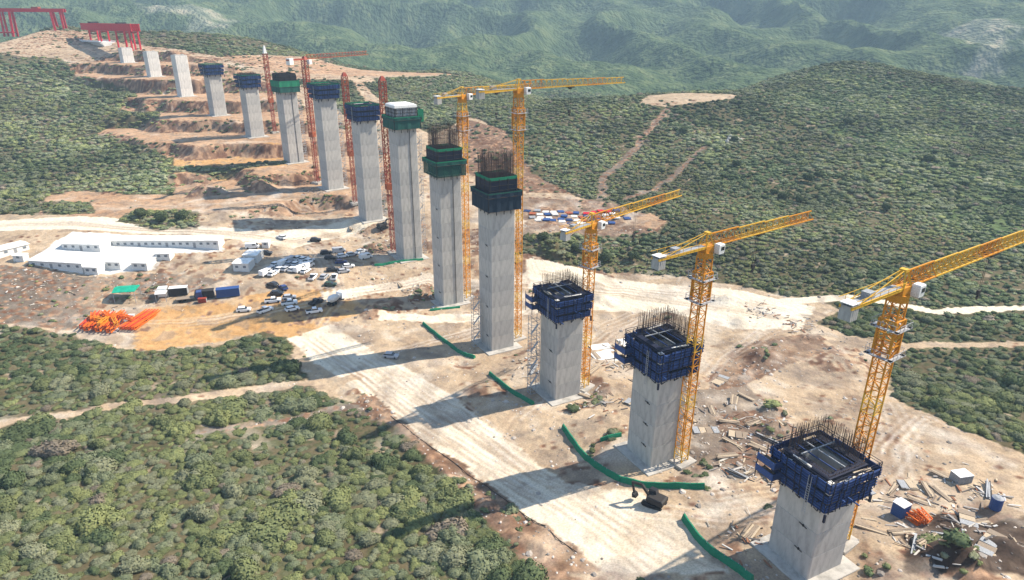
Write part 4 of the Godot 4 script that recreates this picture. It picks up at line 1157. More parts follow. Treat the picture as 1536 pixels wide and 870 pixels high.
func truck(label: String, x: float, z: float, turn: float, cab: String, body: String) -> void:
	var o := thing("truck", label, "truck", Vector3(x, ground(x, z) + 0.05, z), turn)
	var cm := MB.new(); cm.loft([rect(0.95, 1.2, 0.6), rect(1.0, 1.22, 1.6), rect(0.85, 1.18, 2.7), rect(0.7, 1.0, 2.85)])
	var c := part(o, "cab", cm.mesh(), M["paint_" + cab], Vector3(3.0, 0, 0))
	bpart(c, "windscreen", M.glass, Vector3(0.96, 2.05, 0), Vector3(0.1, 0.9, 2.0), Basis(Vector3.FORWARD, -0.15))
	bpart(o, "chassis", M.dark_steel, Vector3(-0.2, 0.75, 0), Vector3(7.6, 0.3, 1.0))
	if body == "mixer":
		var d := MB.new(); d.cyl(Vector3(-3.6, 2.3, 0), Vector3(-2.4, 2.1, 0), 0.6, 14, 1.2); d.cyl(Vector3(-2.4, 2.1, 0), Vector3(-0.4, 1.9, 0), 1.2, 14, 1.25); d.cyl(Vector3(-0.4, 1.9, 0), Vector3(1.4, 1.6, 0), 1.25, 14, 0.7)
		part(o, "drum", d.mesh(), M.white)
	elif body == "flat":
		bpart(o, "flatbed", M.timber2, Vector3(-1.0, 1.0, 0), Vector3(5.6, 0.16, 2.4))
		for k in 3: bpart(o, "headboard_stake", M.dark_steel, Vector3(1.7, 1.6, -1.0 + k), Vector3(0.1, 1.2, 0.1))
	else:
		var t := MB.new(); t.loft([rect(2.6, 1.0, 0.0), rect(2.9, 1.25, 1.4)])
		part(o, "tipper_body", t.mesh(), M["paint_" + body], Vector3(-1.0, 1.0, 0))
	for sx in [2.7, -1.4, -2.7]:
		for s in [-1, 1]: part(o, "wheel", wheel_mesh(0.5, 0.34), M.tyre, Vector3(sx, 0.5, s * 1.0))

func excavator(label: String, x: float, z: float, turn: float) -> void:
	var o := thing("excavator", label, "excavator", Vector3(x, ground(x, z) + 0.02, z), turn)
	for s in [-1, 1]:
		var t := MB.new(); t.loft([PackedVector3Array([Vector3(-1.7, 0.0, s * 1.15 + 0.3), Vector3(1.7, 0.0, s * 1.15 + 0.3), Vector3(2.0, 0.4, s * 1.15 + 0.3), Vector3(1.7, 0.8, s * 1.15 + 0.3), Vector3(-1.7, 0.8, s * 1.15 + 0.3), Vector3(-2.0, 0.4, s * 1.15 + 0.3)]), PackedVector3Array([Vector3(-1.7, 0.0, s * 1.15 - 0.3), Vector3(1.7, 0.0, s * 1.15 - 0.3), Vector3(2.0, 0.4, s * 1.15 - 0.3), Vector3(1.7, 0.8, s * 1.15 - 0.3), Vector3(-1.7, 0.8, s * 1.15 - 0.3), Vector3(-2.0, 0.4, s * 1.15 - 0.3)])])
		part(o, "track", t.mesh(), M.black)
	var h := MB.new(); h.loft([rect(1.5, 1.2, 0.9), rect(1.6, 1.3, 1.2), rect(1.6, 1.3, 1.9), rect(1.3, 1.1, 2.1)])
	part(o, "house", h.mesh(), M.dark_steel, Vector3(-0.5, 0, 0))
	var c := MB.new(); c.loft([rect(0.75, 0.5, 1.2), rect(0.8, 0.55, 2.0), rect(0.6, 0.5, 2.8)])
	var cb := part(o, "cab", c.mesh(), M.paint_dark, Vector3(0.6, 0, 0.75)); bpart(cb, "window", M.glass, Vector3(0.72, 2.2, 0), Vector3(0.1, 0.8, 0.8))
	var b := MB.new(); b.bar(Vector3(0.8, 1.5, -0.2), Vector3(2.6, 3.4, -0.2), 0.4, 0.5); b.bar(Vector3(2.6, 3.4, -0.2), Vector3(4.6, 3.0, -0.2), 0.36, 0.42)
	part(o, "boom", b.mesh(), M.dark_steel)
	var a := MB.new(); a.bar(Vector3(4.5, 3.2, -0.2), Vector3(4.0, 1.0, -0.2), 0.3, 0.36)
	part(o, "stick", a.mesh(), M.dark_steel)
	var k := MB.new(); k.loft([PackedVector3Array([Vector3(4.2, 1.1, 0.4), Vector3(3.6, 0.9, 0.4), Vector3(3.3, 0.3, 0.4), Vector3(4.1, 0.15, 0.4)]), PackedVector3Array([Vector3(4.2, 1.1, -0.8), Vector3(3.6, 0.9, -0.8), Vector3(3.3, 0.3, -0.8), Vector3(4.1, 0.15, -0.8)])])
	part(o, "bucket", k.mesh(), M.black)

# ------------------------------------------------------------------ camp
func prefab(label: String, ax: float, az: float, bx: float, bz: float, depth: float, h: float, bays: int, called := "prefab_building", group := "") -> void:
	# front wall runs from a to b, the building lies behind it
	var a := Vector2(ax, az); var b := Vector2(bx, bz)
	var l := a.distance_to(b)
	var turn := -(b - a).angle()
	var bs := Basis(Vector3.UP, turn)
	var mid := Vector3((ax + bx) * 0.5, 0, (az + bz) * 0.5) + bs * Vector3(0, 0, -depth * 0.5)
	var lo := 1e9
	for e in [[-0.5, -0.5], [0.5, -0.5], [0.5, 0.5], [-0.5, 0.5]]:
		var q := mid + bs * Vector3(e[0] * l, 0, e[1] * depth)
		lo = minf(lo, ground(q.x, q.z))
	mid.y = (lo + ground(mid.x, mid.z)) * 0.5
	var o := thing(called, label, "building", mid, turn, group)
	for s in [-1, 1]:
		bpart(o, "wall", M.white, Vector3(0, h * 0.5 - 0.5, s * (depth * 0.5 - 0.06)), Vector3(l, h + 1.0, 0.12))
		bpart(o, "wall", M.white, Vector3(s * (l * 0.5 - 0.06), h * 0.5 - 0.5, 0), Vector3(0.12, h + 1.0, depth - 0.25))
	var r := MB.new()
	var x := l * 0.5 + 0.25; var z := depth * 0.5 + 0.3; var rise := depth * 0.06
	r.quad(Vector3(-x, h, z), Vector3(x, h, z), Vector3(x, h + rise, 0), Vector3(-x, h + rise, 0)); r.quad(Vector3(x, h, -z), Vector3(-x, h, -z), Vector3(-x, h + rise, 0), Vector3(x, h + rise, 0))
	r.quad(Vector3(-x, h - 0.18, z), Vector3(x, h - 0.18, z), Vector3(x, h, z), Vector3(-x, h, z)); r.quad(Vector3(x, h - 0.18, -z), Vector3(-x, h - 0.18, -z), Vector3(-x, h, -z), Vector3(x, h, -z))
	for s in [-1, 1]: r.quad(Vector3(s * x, h - 0.18, -z * s * -1.0), Vector3(s * x, h - 0.18, z * s * -1.0), Vector3(s * x, h + rise, 0), Vector3(s * x, h, -z * s * -1.0))
	r.quad(Vector3(-x, h - 0.18, -z), Vector3(x, h - 0.18, -z), Vector3(x, h - 0.18, z), Vector3(-x, h - 0.18, z))
	part(o, "roof", r.mesh(), M.white_roof)
	for k in bays:
		var px := -l * 0.5 + (k + 0.5) * l / bays
		if k % 4 == 2:
			bpart(o, "door", M.grey, Vector3(px, 1.0, depth * 0.5 + 0.02), Vector3(0.95, 2.0, 0.06))
		else:
			var f := bpart(o, "window", M.galvanised, Vector3(px, 1.6, depth * 0.5 + 0.02), Vector3(1.1, 0.85, 0.06)); bpart(f, "pane", M.pane, Vector3(0, 0, 0.03), Vector3(0.95, 0.7, 0.03))

func canopy(label: String, x: float, z: float, turn: float, w: float, d: float, h: float, mat: Material) -> void:
	var o := thing("canopy", label, "canopy", Vector3(x, ground(x, z), z), turn)
	for sx in [-1, 1]:
		for sz in [-1, 1]: bpart(o, "post", M.galvanised, Vector3(sx * w * 0.46, h * 0.5 - 0.3, sz * d * 0.46), Vector3(0.14, h + 0.6, 0.14))
	var r := MB.new(); r.loft([rect(w * 0.5, d * 0.5, h), rect(w * 0.5, d * 0.5, h + 0.12), rect(w * 0.5, 0.1, h + 0.8)])
	part(o, "roof", r.mesh(), mat)

func container(label: String, x: float, z: float, turn: float, s: Vector3, mat: Material, called := "container", roof: Material = null) -> void:
	var o := thing(called, label, "container", Vector3(x, ground(x, z) - 0.05, z), turn)
	bpart(o, "box", mat, Vector3(0, s.y * 0.5 + 0.1, 0), s)
	for k in int(s.x / 0.6):
		for e in [-1, 1]: bpart(o, "rib", mat, Vector3(-s.x * 0.5 + 0.35 + k * 0.6, s.y * 0.5 + 0.1, e * (s.z * 0.5 + 0.03)), Vector3(0.25, s.y * 0.9, 0.06))
	bpart(o, "roof", roof if roof else mat, Vector3(0, s.y + 0.15, 0), Vector3(s.x + 0.1, 0.1, s.z + 0.1))
	bpart(o, "door", M.grey, Vector3(s.x * 0.5 + 0.03, s.y * 0.5 + 0.1, 0), Vector3(0.06, s.y * 0.85, s.z * 0.8))

func barrier(label: String, pts: Array, h := 1.5) -> void:
	# a green-netted earth barrier: net panels leaning on posts
	var n := pts.size() / 2
	var cv := Curve2D.new()
	for k in n:
		var p := Vector2(pts[k * 2], pts[k * 2 + 1])
		var t := Vector2.ZERO
		if k > 0 and k < n - 1: t = (Vector2(pts[k * 2 + 2], pts[k * 2 + 3]) - Vector2(pts[k * 2 - 2], pts[k * 2 - 1])) * 0.16
		cv.add_point(p, -t, t)
	var l := cv.get_baked_length()
	var s0 := cv.sample_baked(0.0)
	var base := Vector3(s0.x, ground(s0.x, s0.y), s0.y)
	var o := thing("green_barrier", label, "barrier", base, 0.0, "green netted barriers along the haul road")
	var seg := int(l / 1.3)
	for k in seg:
		var a := cv.sample_baked(l * k / seg); var b := cv.sample_baked(l * (k + 1) / seg)
		var d := (b - a).normalized(); var side := Vector2(-d.y, d.x)
		var m := MB.new()
		var ring := func(p: Vector2, wob: float) -> PackedVector3Array:
			var y := ground(p.x, p.y) - base.y
			var q := func(o2: float, yy: float) -> Vector3: return Vector3(p.x + side.x * o2 - base.x, y + yy, p.y + side.y * o2 - base.z)
			return PackedVector3Array([q.call(-0.55, -0.3), q.call(0.55, -0.3), q.call(0.36 + wob, h * 0.5), q.call(0.14 + wob, h * (1.0 + wob)), q.call(-0.14 + wob, h * (0.97 + wob)), q.call(-0.38 - wob, h * 0.5)])
		m.loft([ring.call(a, 0.13 * sin(k * 1.9)), ring.call(b, 0.13 * sin((k + 1) * 1.9))])
		part(o, "net_panel", m.mesh(), M.net)
		var y := ground(a.x, a.y) - base.y
		bpart(o, "post", M.galvanised, Vector3(a.x - base.x, y + h * 0.55, a.y - base.z), Vector3(0.08, h * 1.3, 0.08))

func stack(called: String, label: String, x: float, z: float, turn: float, count: int, s: Vector3, mats: Array, category: String, group: String) -> void:
	var o := thing(called, label, category, Vector3(x, ground(x, z) - 0.03, z), turn, group)
	var per := maxi(2, int(ceil(sqrt(float(count) * 1.6))))
	var r := RandomNumberGenerator.new(); r.seed = int(x * 31.0 + z * 17.0)
	for k in count:
		var row := k / per; var col := k % per
		var w := s.z * 1.12
		bpart(o, {"timber_stack": "plank", "pipe_bundle": "pipe", "panel_stack": "panel"}.get(called, "piece"), mats[k % mats.size()], Vector3(r.randf_range(-0.2, 0.2), s.y * (0.5 + row * 1.04), (col - per * 0.5 + 0.5) * w), Vector3(s.x * r.randf_range(0.85, 1.05), s.y, s.z), Basis(Vector3.UP, r.randf_range(-0.06, 0.06)))

func boulders() -> void:
	for k in 7:
		var x: float = 121.0 + [0.0, 2.5, 4.6, 1.2, 6.0, -3.0, 3.4][k]; var z: float = -377.0 + [0.0, 1.4, -1.2, -2.6, 1.0, 6.0, 3.2][k]
		var r := RandomNumberGenerator.new(); r.seed = 900 + k
		var o := thing("boulder", "pale grey boulder in the small outcrop on the scrub hillside", "boulder", Vector3(x, ground(x, z) - 0.2, z), k * 1.1, "pale boulders on the hillside")
		var b := MB.new(); var rings := []
		for e in [[-0.3, 1.2], [0.6, 1.5], [1.4, 1.1], [2.0, 0.5]]:
			var ring := PackedVector3Array()
			for q in 8: ring.append(Vector3(cos(-q * TAU / 8) * e[1] * r.randf_range(0.8, 1.25), e[0] * (1.0 if k % 2 else 0.7), sin(-q * TAU / 8) * e[1] * r.randf_range(0.8, 1.2)))
			rings.append(ring)
		b.loft(rings); part(o, "rock", b.mesh(), M.slab)

func build_scrap() -> void:
	# splintered boards, offcuts and bent bars too small to pick apart
	var b := MB.new(); b.box(Vector3.ZERO, Vector3(1, 1, 1))
	var list := []
	var clumps := [[50, -118, 9], [46, -108, 7], [56, -128, 8], [40, -136, 7], [30, -160, 9], [72, -98, 8], [78, -90, 8], [66, -84, 7], [40, -86, 6], [58, -104, 7], [22, -140, 6], [6, -164, 7], [-6, -188, 7], [-32, -214, 8], [-48, -246, 8], [-58, -262, 9], [-90, -296, 8], [44, -148, 6], [86, -100, 6], [-118, -204, 12], [-150, -200, 14], [88, -182, 8], [80, -194, 7], [34, -172, 6]]
	for c in clumps:
		for k in 46:
			var x: float = c[0] + rng.randfn() * c[2] * 0.5; var z: float = c[1] + rng.randfn() * c[2] * 0.5
			var z_kind := zone_at(x, z)
			if z_kind == 0 or z_kind == 5: continue
			var near := false
			for p in PIERS:
				if Vector2(p[0] - x, p[1] - z).length() < 5.6: near = true
			if near: continue
			list.append([Vector3(x, ground(x, z) + rng.randf_range(0.02, 0.3), z), Vector3(rng.randf_range(0.3, 2.4), rng.randf_range(0.05, 0.2), rng.randf_range(0.06, 0.4))])
	var mm := MultiMesh.new(); mm.transform_format = MultiMesh.TRANSFORM_3D; mm.use_colors = true; mm.mesh = b.mesh(); mm.instance_count = list.size()
	for q in list.size():
		mm.set_instance_transform(q, Transform3D(Basis.from_euler(Vector3(rng.randf_range(-0.12, 0.12), rng.randf() * TAU, rng.randf_range(-0.15, 0.15))) * Basis.from_scale(list[q][1]), list[q][0]))
		var pick: Color = [Color(0.5, 0.46, 0.4), Color(0.22, 0.17, 0.13), Color(0.1, 0.09, 0.085), Color(0.5, 0.48, 0.45), Color(0.32, 0.3, 0.28), Color(0.24, 0.11, 0.06), Color(0.42, 0.34, 0.24)][rng.randi_range(0, 6)]
		mm.set_instance_color(q, pick)
	var mi := MultiMeshInstance3D.new(); mi.name = "scrap"; mi.multimesh = mm; mi.set_meta("kind", "stuff"); mi.set_meta("label", "scattered boards, offcuts and bars littering the building site"); mi.set_meta("category", "scrap")
	var mt := plain(Color.WHITE, 0.9); mt.vertex_color_use_as_albedo = true; mi.material_override = mt
	add_child(mi)

func build_rubble() -> void:
	var ms := []
	for k in 3:
		var r := RandomNumberGenerator.new(); r.seed = 500 + k
		var b := MB.new()
		var rings := []
		for e in [[-0.35, 0.75], [0.05, 1.0], [0.45, 0.6]]:
			var ring := PackedVector3Array()
			for q in 6: ring.append(Vector3(cos(-q * TAU / 6) * e[1] * r.randf_range(0.7, 1.1), e[0] + r.randf_range(-0.1, 0.1), sin(-q * TAU / 6) * e[1] * r.randf_range(0.7, 1.1)))
			rings.append(ring)
		b.loft(rings); ms.append(b.mesh())
	var list := [[], [], []]
	var pn := FastNoiseLite.new(); pn.seed = 91; pn.frequency = 0.05
	for q in 42000:
		var x := rng.randf_range(-60.0, 110.0); var z := rng.randf_range(-260.0, -70.0)
		if q % 3 == 0: x = rng.randf_range(-180.0, -30.0); z = rng.randf_range(-340.0, -150.0)
		var c := zone_at(x, z)
		if c in [0, 5, 2]: continue
		var keep: float = {1: 0.3, 4: 0.05, 3: 0.6, 6: 0.6, 8: 0.7, 9: 1.0, 7: 0.1}.get(c, 0.1)
		if pn.get_noise_2d(x, z) * 0.9 + 0.4 < rng.randf() or rng.randf() > keep: continue
		list[q % 3].append([Vector3(x, ground(x, z), z), rng.randf_range(0.1, 0.34) * (2.4 if rng.randf() < 0.09 else 1.0)])
	var o := Node3D.new(); o.name = "rubble"; o.set_meta("kind", "stuff"); o.set_meta("label", "loose stones and rubble strewn over the building site"); o.set_meta("category", "rubble"); add_child(o)
	for k in 3:
		var mm := MultiMesh.new(); mm.transform_format = MultiMesh.TRANSFORM_3D; mm.use_colors = true; mm.mesh = ms[k]; mm.instance_count = list[k].size()
		for q in list[k].size():
			var e: Array = list[k][q]
			mm.set_instance_transform(q, Transform3D(Basis.from_euler(Vector3(rng.randf() * 0.4, rng.randf() * TAU, rng.randf() * 0.4)).scaled(Vector3(1, 0.7, 1.2) * float(e[1])), e[0]))
			var g := rng.randf_range(0.14, 0.58)
			mm.set_instance_color(q, Color(g, g * 0.88, g * 0.76))
		var mi := MultiMeshInstance3D.new(); mi.name = "stone_mass"; mi.multimesh = mm; mi.set_meta("kind", "stuff")
		var mt := plain(Color.WHITE, 0.95); mt.vertex_color_use_as_albedo = true; mi.material_override = mt
		o.add_child(mi, true)
# ------------------------------------------------------------------ gantries and deck at the far end
func portal_gantry(x: float, z: float, turn: float) -> void:
	var y := ground(x, z)
	var o := thing("portal_gantry", "bright red portal gantry crane straddling the casting yard on the hill", "gantry crane", Vector3(x, y, z), turn)
	var l := 50.0; var h := 18.0
	for s in [-1, 1]:
		var g := MB.new(); g.box(Vector3(0, h, s * 4.0), Vector3(l, 2.8, 1.6))
		part(o, "girder", g.mesh(), M.bright_red)
		for e in [-1, 1]:
			var m := MB.new(); m.bar(Vector3(e * l * 0.3, h - 1.2, s * 4.0), Vector3(e * l * 0.32, -3.0, s * 6.0), 1.6)
			m.bar(Vector3(e * l * 0.44, h - 1.2, s * 4.0), Vector3(e * l * 0.45, -3.0, s * 5.0), 1.4)
			part(o, "leg", m.mesh(), M.bright_red)
	for e in [-1, 1]: bpart(o, "end_carriage", M.bright_red, Vector3(e * l * 0.4, 0.3, 0), Vector3(9.0, 1.0, 15.0))
	bpart(o, "trolley", M.red, Vector3(4, h + 1.9, 0), Vector3(5, 1.6, 9.4))

func launching_gantry(x: float, z: float, y: float, turn: float) -> void:
	var o := thing("launching_gantry", "dark red truss launching gantry standing on the end of the white deck", "launching gantry", Vector3(x, y, z), turn)
	var l := 104.0; var h := 9.0
	for s in [-1, 1]:
		var g := MB.new()
		g.box(Vector3(0, h, s * 3.0), Vector3(l, 0.7, 0.8)); g.box(Vector3(0, h + 4.6, s * 3.0), Vector3(l, 0.7, 0.8))
		for k in 26:
			var a := -l * 0.5 + k * l / 26.0
			g.bar(Vector3(a, h, s * 3.0), Vector3(a + l / 52.0, h + 4.6, s * 3.0), 0.5); g.bar(Vector3(a + l / 52.0, h + 4.6, s * 3.0), Vector3(a + l / 26.0, h, s * 3.0), 0.5)
		g.box(Vector3(0, h + 2.3, s * 3.05), Vector3(l, 4.0, 0.3))
		part(o, "truss", g.mesh(), M.bright_red)
		for e in [-0.34, -0.12, 0.2, 0.36, 0.45]:
			var at := Vector3(l * e, 0, s * 3.0)
			var w := Vector3(x, 0, z) + Basis(Vector3.UP, turn) * at
			var foot := 0.2 if e < 0.0 else ground(w.x, w.z) - y - 0.4
			bpart(o, "leg", M.bright_red, Vector3(l * e, (h + foot) * 0.5, s * 3.0), Vector3(1.2, h - foot, 1.0))
	for e in [-0.34, -0.12, 0.2, 0.36, 0.45]: bpart(o, "cross_frame", M.red, Vector3(l * e, h - 1.2, 0), Vector3(1.0, 1.2, 6.6))
	bpart(o, "winch", M.dark_steel, Vector3(-l * 0.3, h + 5.6, 0), Vector3(7.0, 1.2, 6.0)); bpart(o, "winch", M.dark_steel, Vector3(l * 0.25, h + 5.4, 0), Vector3(5.0, 1.0, 6.0))

func deck_girder(x: float, z: float, y: float, turn: float) -> void:
	var o := thing("bridge_deck", "short white box-girder deck end under the red launching gantry", "bridge deck", Vector3(x, y, z), turn)
	var g := MB.new()
	var ring := func(a: float) -> PackedVector3Array: return PackedVector3Array([Vector3(a, 0, 2.6), Vector3(a, 0, -2.6), Vector3(a, 2.6, -3.6), Vector3(a, 3.0, -6.4), Vector3(a, 3.4, -6.4), Vector3(a, 3.4, 6.4), Vector3(a, 3.0, 6.4), Vector3(a, 2.6, 3.6)])
	g.loft([ring.call(-34.0), ring.call(34.0)])
	part(o, "girder", g.mesh(), M.white)
	for s in [-1, 1]: bpart(o, "parapet", M.white, Vector3(0, 3.9, s * 6.2), Vector3(68.0, 1.0, 0.25))
	for e in [-20.0, 6.0, 30.0]: bpart(o, "support_wall", M.concrete2, Vector3(e, -4.0, 0), Vector3(2.0, 8.0, 4.6))

func _ready() -> void:
	rng.seed = 11
	rough_noise.seed = 3; rough_noise.frequency = 0.03; rough_noise.fractal_octaves = 4
	ridge_noise.seed = 9; ridge_noise.frequency = 0.0023; ridge_noise.fractal_octaves = 2; ridge_noise.fractal_gain = 0.4
	# camera: a drone 90 m above the valley floor, tilted 22 degrees down
	var cam := Camera3D.new(); cam.name = "camera"; cam.position = Vector3(0, 90.5, 0)
	cam.rotation = Vector3(deg_to_rad(-22.06), 0.0, 0.005)
	cam.fov = 47.02; cam.near = 0.5; cam.far = 6000.0; add_child(cam); cam.make_current()
	# sky, air and sun
	var env := Environment.new()
	env.background_mode = Environment.BG_SKY
	var sky := Sky.new(); var sm := ProceduralSkyMaterial.new()
	sm.sky_top_color = Color(0.42, 0.52, 0.66); sm.sky_horizon_color = Color(0.8, 0.83, 0.85); sm.sky_curve = 0.14
	sm.ground_bottom_color = Color(0.34, 0.33, 0.28); sm.ground_horizon_color = Color(0.66, 0.71, 0.74); sm.sun_angle_max = 20.0
	sky.sky_material = sm; env.sky = sky
	env.tonemap_mode = Environment.TONE_MAPPER_LINEAR; env.tonemap_exposure = 2.2
	env.fog_enabled = true; env.fog_density = 0.00023; env.fog_light_color = Color(0.72, 0.84, 0.94)
	env.sdfgi_enabled = true; env.ssao_enabled = true; env.ssil_enabled = true
	var we := WorldEnvironment.new(); we.name = "world"; we.environment = env; add_child(we)
	var sun := DirectionalLight3D.new(); sun.name = "sun"; sun.light_energy = 1.6; sun.light_color = Color(1.0, 0.955, 0.89); sun.light_angular_distance = 0.5; sun.shadow_enabled = true
	add_child(sun)
	var az := deg_to_rad(160.0); var el := deg_to_rad(42.5)
	sun.look_at_from_position(Vector3.ZERO, Vector3(cos(az) * cos(el), -sin(el), sin(az) * cos(el)))
	# land
	build_coarse(); survey(); shape_ground()
	print("land ", Time.get_ticks_msec())
	materials()
	build_ground()
	print("ground ", Time.get_ticks_msec())
	# the works
	for i in PIERS.size(): build_pier(i)
	flat_crane("yellow tower crane behind the squat end pier, jib running out of the valley side", 53.9, -86.0, 54.6, deg_to_rad(34), 58.0, 12.4)
	flat_crane("yellow tower crane behind the second pier from the squat end pier", 34.8, -113.9, 51.2, deg_to_rad(35), 31.0, 12.0)
	flat_crane("lowest yellow tower crane, behind the box-collared third pier", 18.6, -150.9, 44.4, deg_to_rad(46), 38.0, 9.5)
	flat_crane("tallest yellow tower crane, behind the pier with bare rebar and dark netting", 1.5, -183.9, 71.6, deg_to_rad(35), 37.0, 12.0)
	flat_crane("yellow tower crane behind the fifth pier, its mast beside the brown cut slope", -15.7, -212.7, 67.0, deg_to_rad(48), 32.0, 10.0)
	red_mast("red lattice mast beside the white-capped pier", -45.9, -244.1, 70.5, 0.55)
	red_mast("red lattice mast beside the seventh pier from the squat end", -68.9, -284.9, 68.8, 0.6)
	red_mast("red mast with a slim red jib, beside the eighth pier", -92.4, -311.5, 73.6, deg_to_rad(66), 46.0)
	red_mast("red lattice mast beside the black and green collared pier", -135.0, -384.0, 73.0, 0.7, 0.0, true)
	stair_tower("scaffold stair tower beside the white-capped pier", 5, 6.0, -1.0, 46.0)
	stair_tower("scaffold stair tower beside the seventh pier from the squat end", 6, 6.0, -1.0, 40.0)
	stair_tower("scaffold stair tower beside the eighth pier from the squat end", 7, 6.2, -1.0, 38.0)
	stair_tower("scaffold stair tower beside the black and green collared pier", 8, 6.2, -1.0, 33.0)
	stair_tower("scaffold stair tower at the foot of the netted fourth pier", 3, -5.8, -2.0, 18.0)
	stair_tower("scaffold stair tower beside the box-collared pier", 2, -6.4, -2.5, 22.0)
	portal_gantry(-413.0, -618.0, 0.35)
	deck_girder(-356.0, -600.0, 69.0, -0.714)
	launching_gantry(-324.0, -573.0, 72.4, -0.714)
	print("works ", Time.get_ticks_msec())
	camp()
	site()
	build_rubble()
	build_scrap()
	build_trees()
	boulders()
	build_scrub()
	print("done ", Time.get_ticks_msec())

func camp() -> void:
	prefab("long white prefab row with many windows along the back of the camp", -152.0, -230.5, -107.2, -231.5, 5.5, 2.9, 18)
	prefab("wide white-roofed hall at the front of the camp", -163.0, -211.5, -143.6, -208.8, 10.5, 2.9, 6)
	prefab("low white flat-roofed block in the middle of the camp yard", -160.0, -225.0, -146.0, -224.0, 8.0, 2.7, 5)
	prefab("small white cabin at the corner of the wide hall", -142.8, -208.4, -138.4, -208.2, 4.5, 2.7, 2)
	prefab("small white cabin between two others facing the spoil bank", -138.2, -213.2, -133.4, -213.0, 5.0, 2.6, 2)
	prefab("white cabin with a grey front facing the spoil bank", -129.6, -213.4, -124.4, -213.2, 6.0, 2.6, 2)
	prefab("small white cabin alone on the pink soil by the camp", -125.0, -220.6, -120.2, -220.8, 4.0, 2.6, 2)
	prefab("long white roofed shed apart from the camp beside the slope", -176.5, -213.5, -170.5, -223.5, 6.0, 2.6, 4)
	prefab("tiny white hut between the shed and the wide hall", -169.6, -213.6, -166.0, -213.4, 2.6, 2.2, 1)
	prefab("white site office standing on the open soil above the car park", -96.6, -216.6, -91.2, -216.4, 5.5, 2.9, 2)
	prefab("white site office behind the other one above the car park", -95.6, -223.6, -90.6, -223.4, 6.0, 2.9, 2)
	prefab("very small white hut by the road junction", -93.4, -236.6, -91.0, -236.8, 2.4, 2.4, 1)
	canopy("teal roofed open canopy beside the spoil bank", -122.5, -196.0, 0.2, 6.6, 6.0, 3.4, M.teal)
	container("dark office container with a white end by the ochre ground", -108.4, -200.6, 0.25, Vector3(5.4, 2.5, 2.4), M.dark_steel, "site_cabin", M.white)
	container("white cabin next to the dark office container", -112.8, -199.2, 0.25, Vector3(2.6, 2.7, 2.6), M.white, "site_cabin")
	canopy("small white awning in front of the white cabin", -112.0, -196.6, 0.25, 3.2, 3.0, 2.6, M.white)
	container("long blue container in the shade beside the car park", -92.4, -200.6, 0.32, Vector3(7.0, 2.6, 2.5), M.blue2)
	container("long dark container next to the long blue one", -99.4, -199.4, 0.30, Vector3(5.5, 2.4, 2.5), M.dark_steel)
	# orange steelwork laid out at the scrub edge
	for k in 8:
		var o := thing("crane_section", "orange lattice section lying in the row of orange steelwork by the scrub", "lattice section", Vector3(-125.6 + k * 1.2, ground(-125.6 + k * 1.2, -180.5) + 0.05 * (k % 3), -180.5 + sin(k * 2.0)), 0.12 + 0.08 * sin(k * 1.7), "orange lattice sections in a row")
		part(o, "frame", lattice_section(1.2, 10.5, 0.24, 0.16), M.orange if k % 3 else M.orange_red, Vector3(0, 0.7, 5.2), Basis(Vector3.RIGHT, -PI / 2))
		bpart(o, "cradle", M.timber2, Vector3(0, 0.05, 3.0), Vector3(1.2, 0.2, 0.3)); bpart(o, "cradle", M.timber2, Vector3(0, 0.05, -3.0), Vector3(1.2, 0.2, 0.3))
	for k in 7:
		var x := -124.6 + k * 1.5
		var o := thing("crane_section", "orange lattice section thrown across the top of the orange steelwork row", "lattice section", Vector3(x, ground(x, -180.5) + 1.35, -180.5 + 2.4 * sin(k * 2.7)), 0.5 + 0.7 * sin(k * 1.3), "orange lattice sections thrown on the row")
		part(o, "frame", lattice_section(0.9, 5.5, 0.22, 0.14), M.yellow2 if k % 2 else M.orange, Vector3(0, 0.5, 2.7), Basis(Vector3.RIGHT, -PI / 2))
	for k in 5:
		var x := -113.8 + k * 0.9
		var o := thing("crane_section", "red-orange lattice section lying on the ochre ground edge", "lattice section", Vector3(x, ground(x, -183.0), -183.0), -0.12, "red-orange lattice sections at the ochre edge")
		part(o, "frame", lattice_section(0.8, 13.0, 0.2, 0.14), M.orange_red if k % 2 else M.orange, Vector3(0, 0.5, 6.5), Basis(Vector3.RIGHT, -PI / 2))
		bpart(o, "cradle", M.timber2, Vector3(0, 0.0, 3.0), Vector3(0.8, 0.2, 0.3)); bpart(o, "cradle", M.timber2, Vector3(0, 0.0, -4.0), Vector3(0.8, 0.2, 0.3))
	for k in 4: stack("panel_stack", "grey-white panels stacked between the orange steelwork", -116.6, -185.5 + k * 3.0, 0.1, 5, Vector3(2.2, 0.14, 0.8), [M.grey, M.board], "panels", "panels between the orange steelwork")

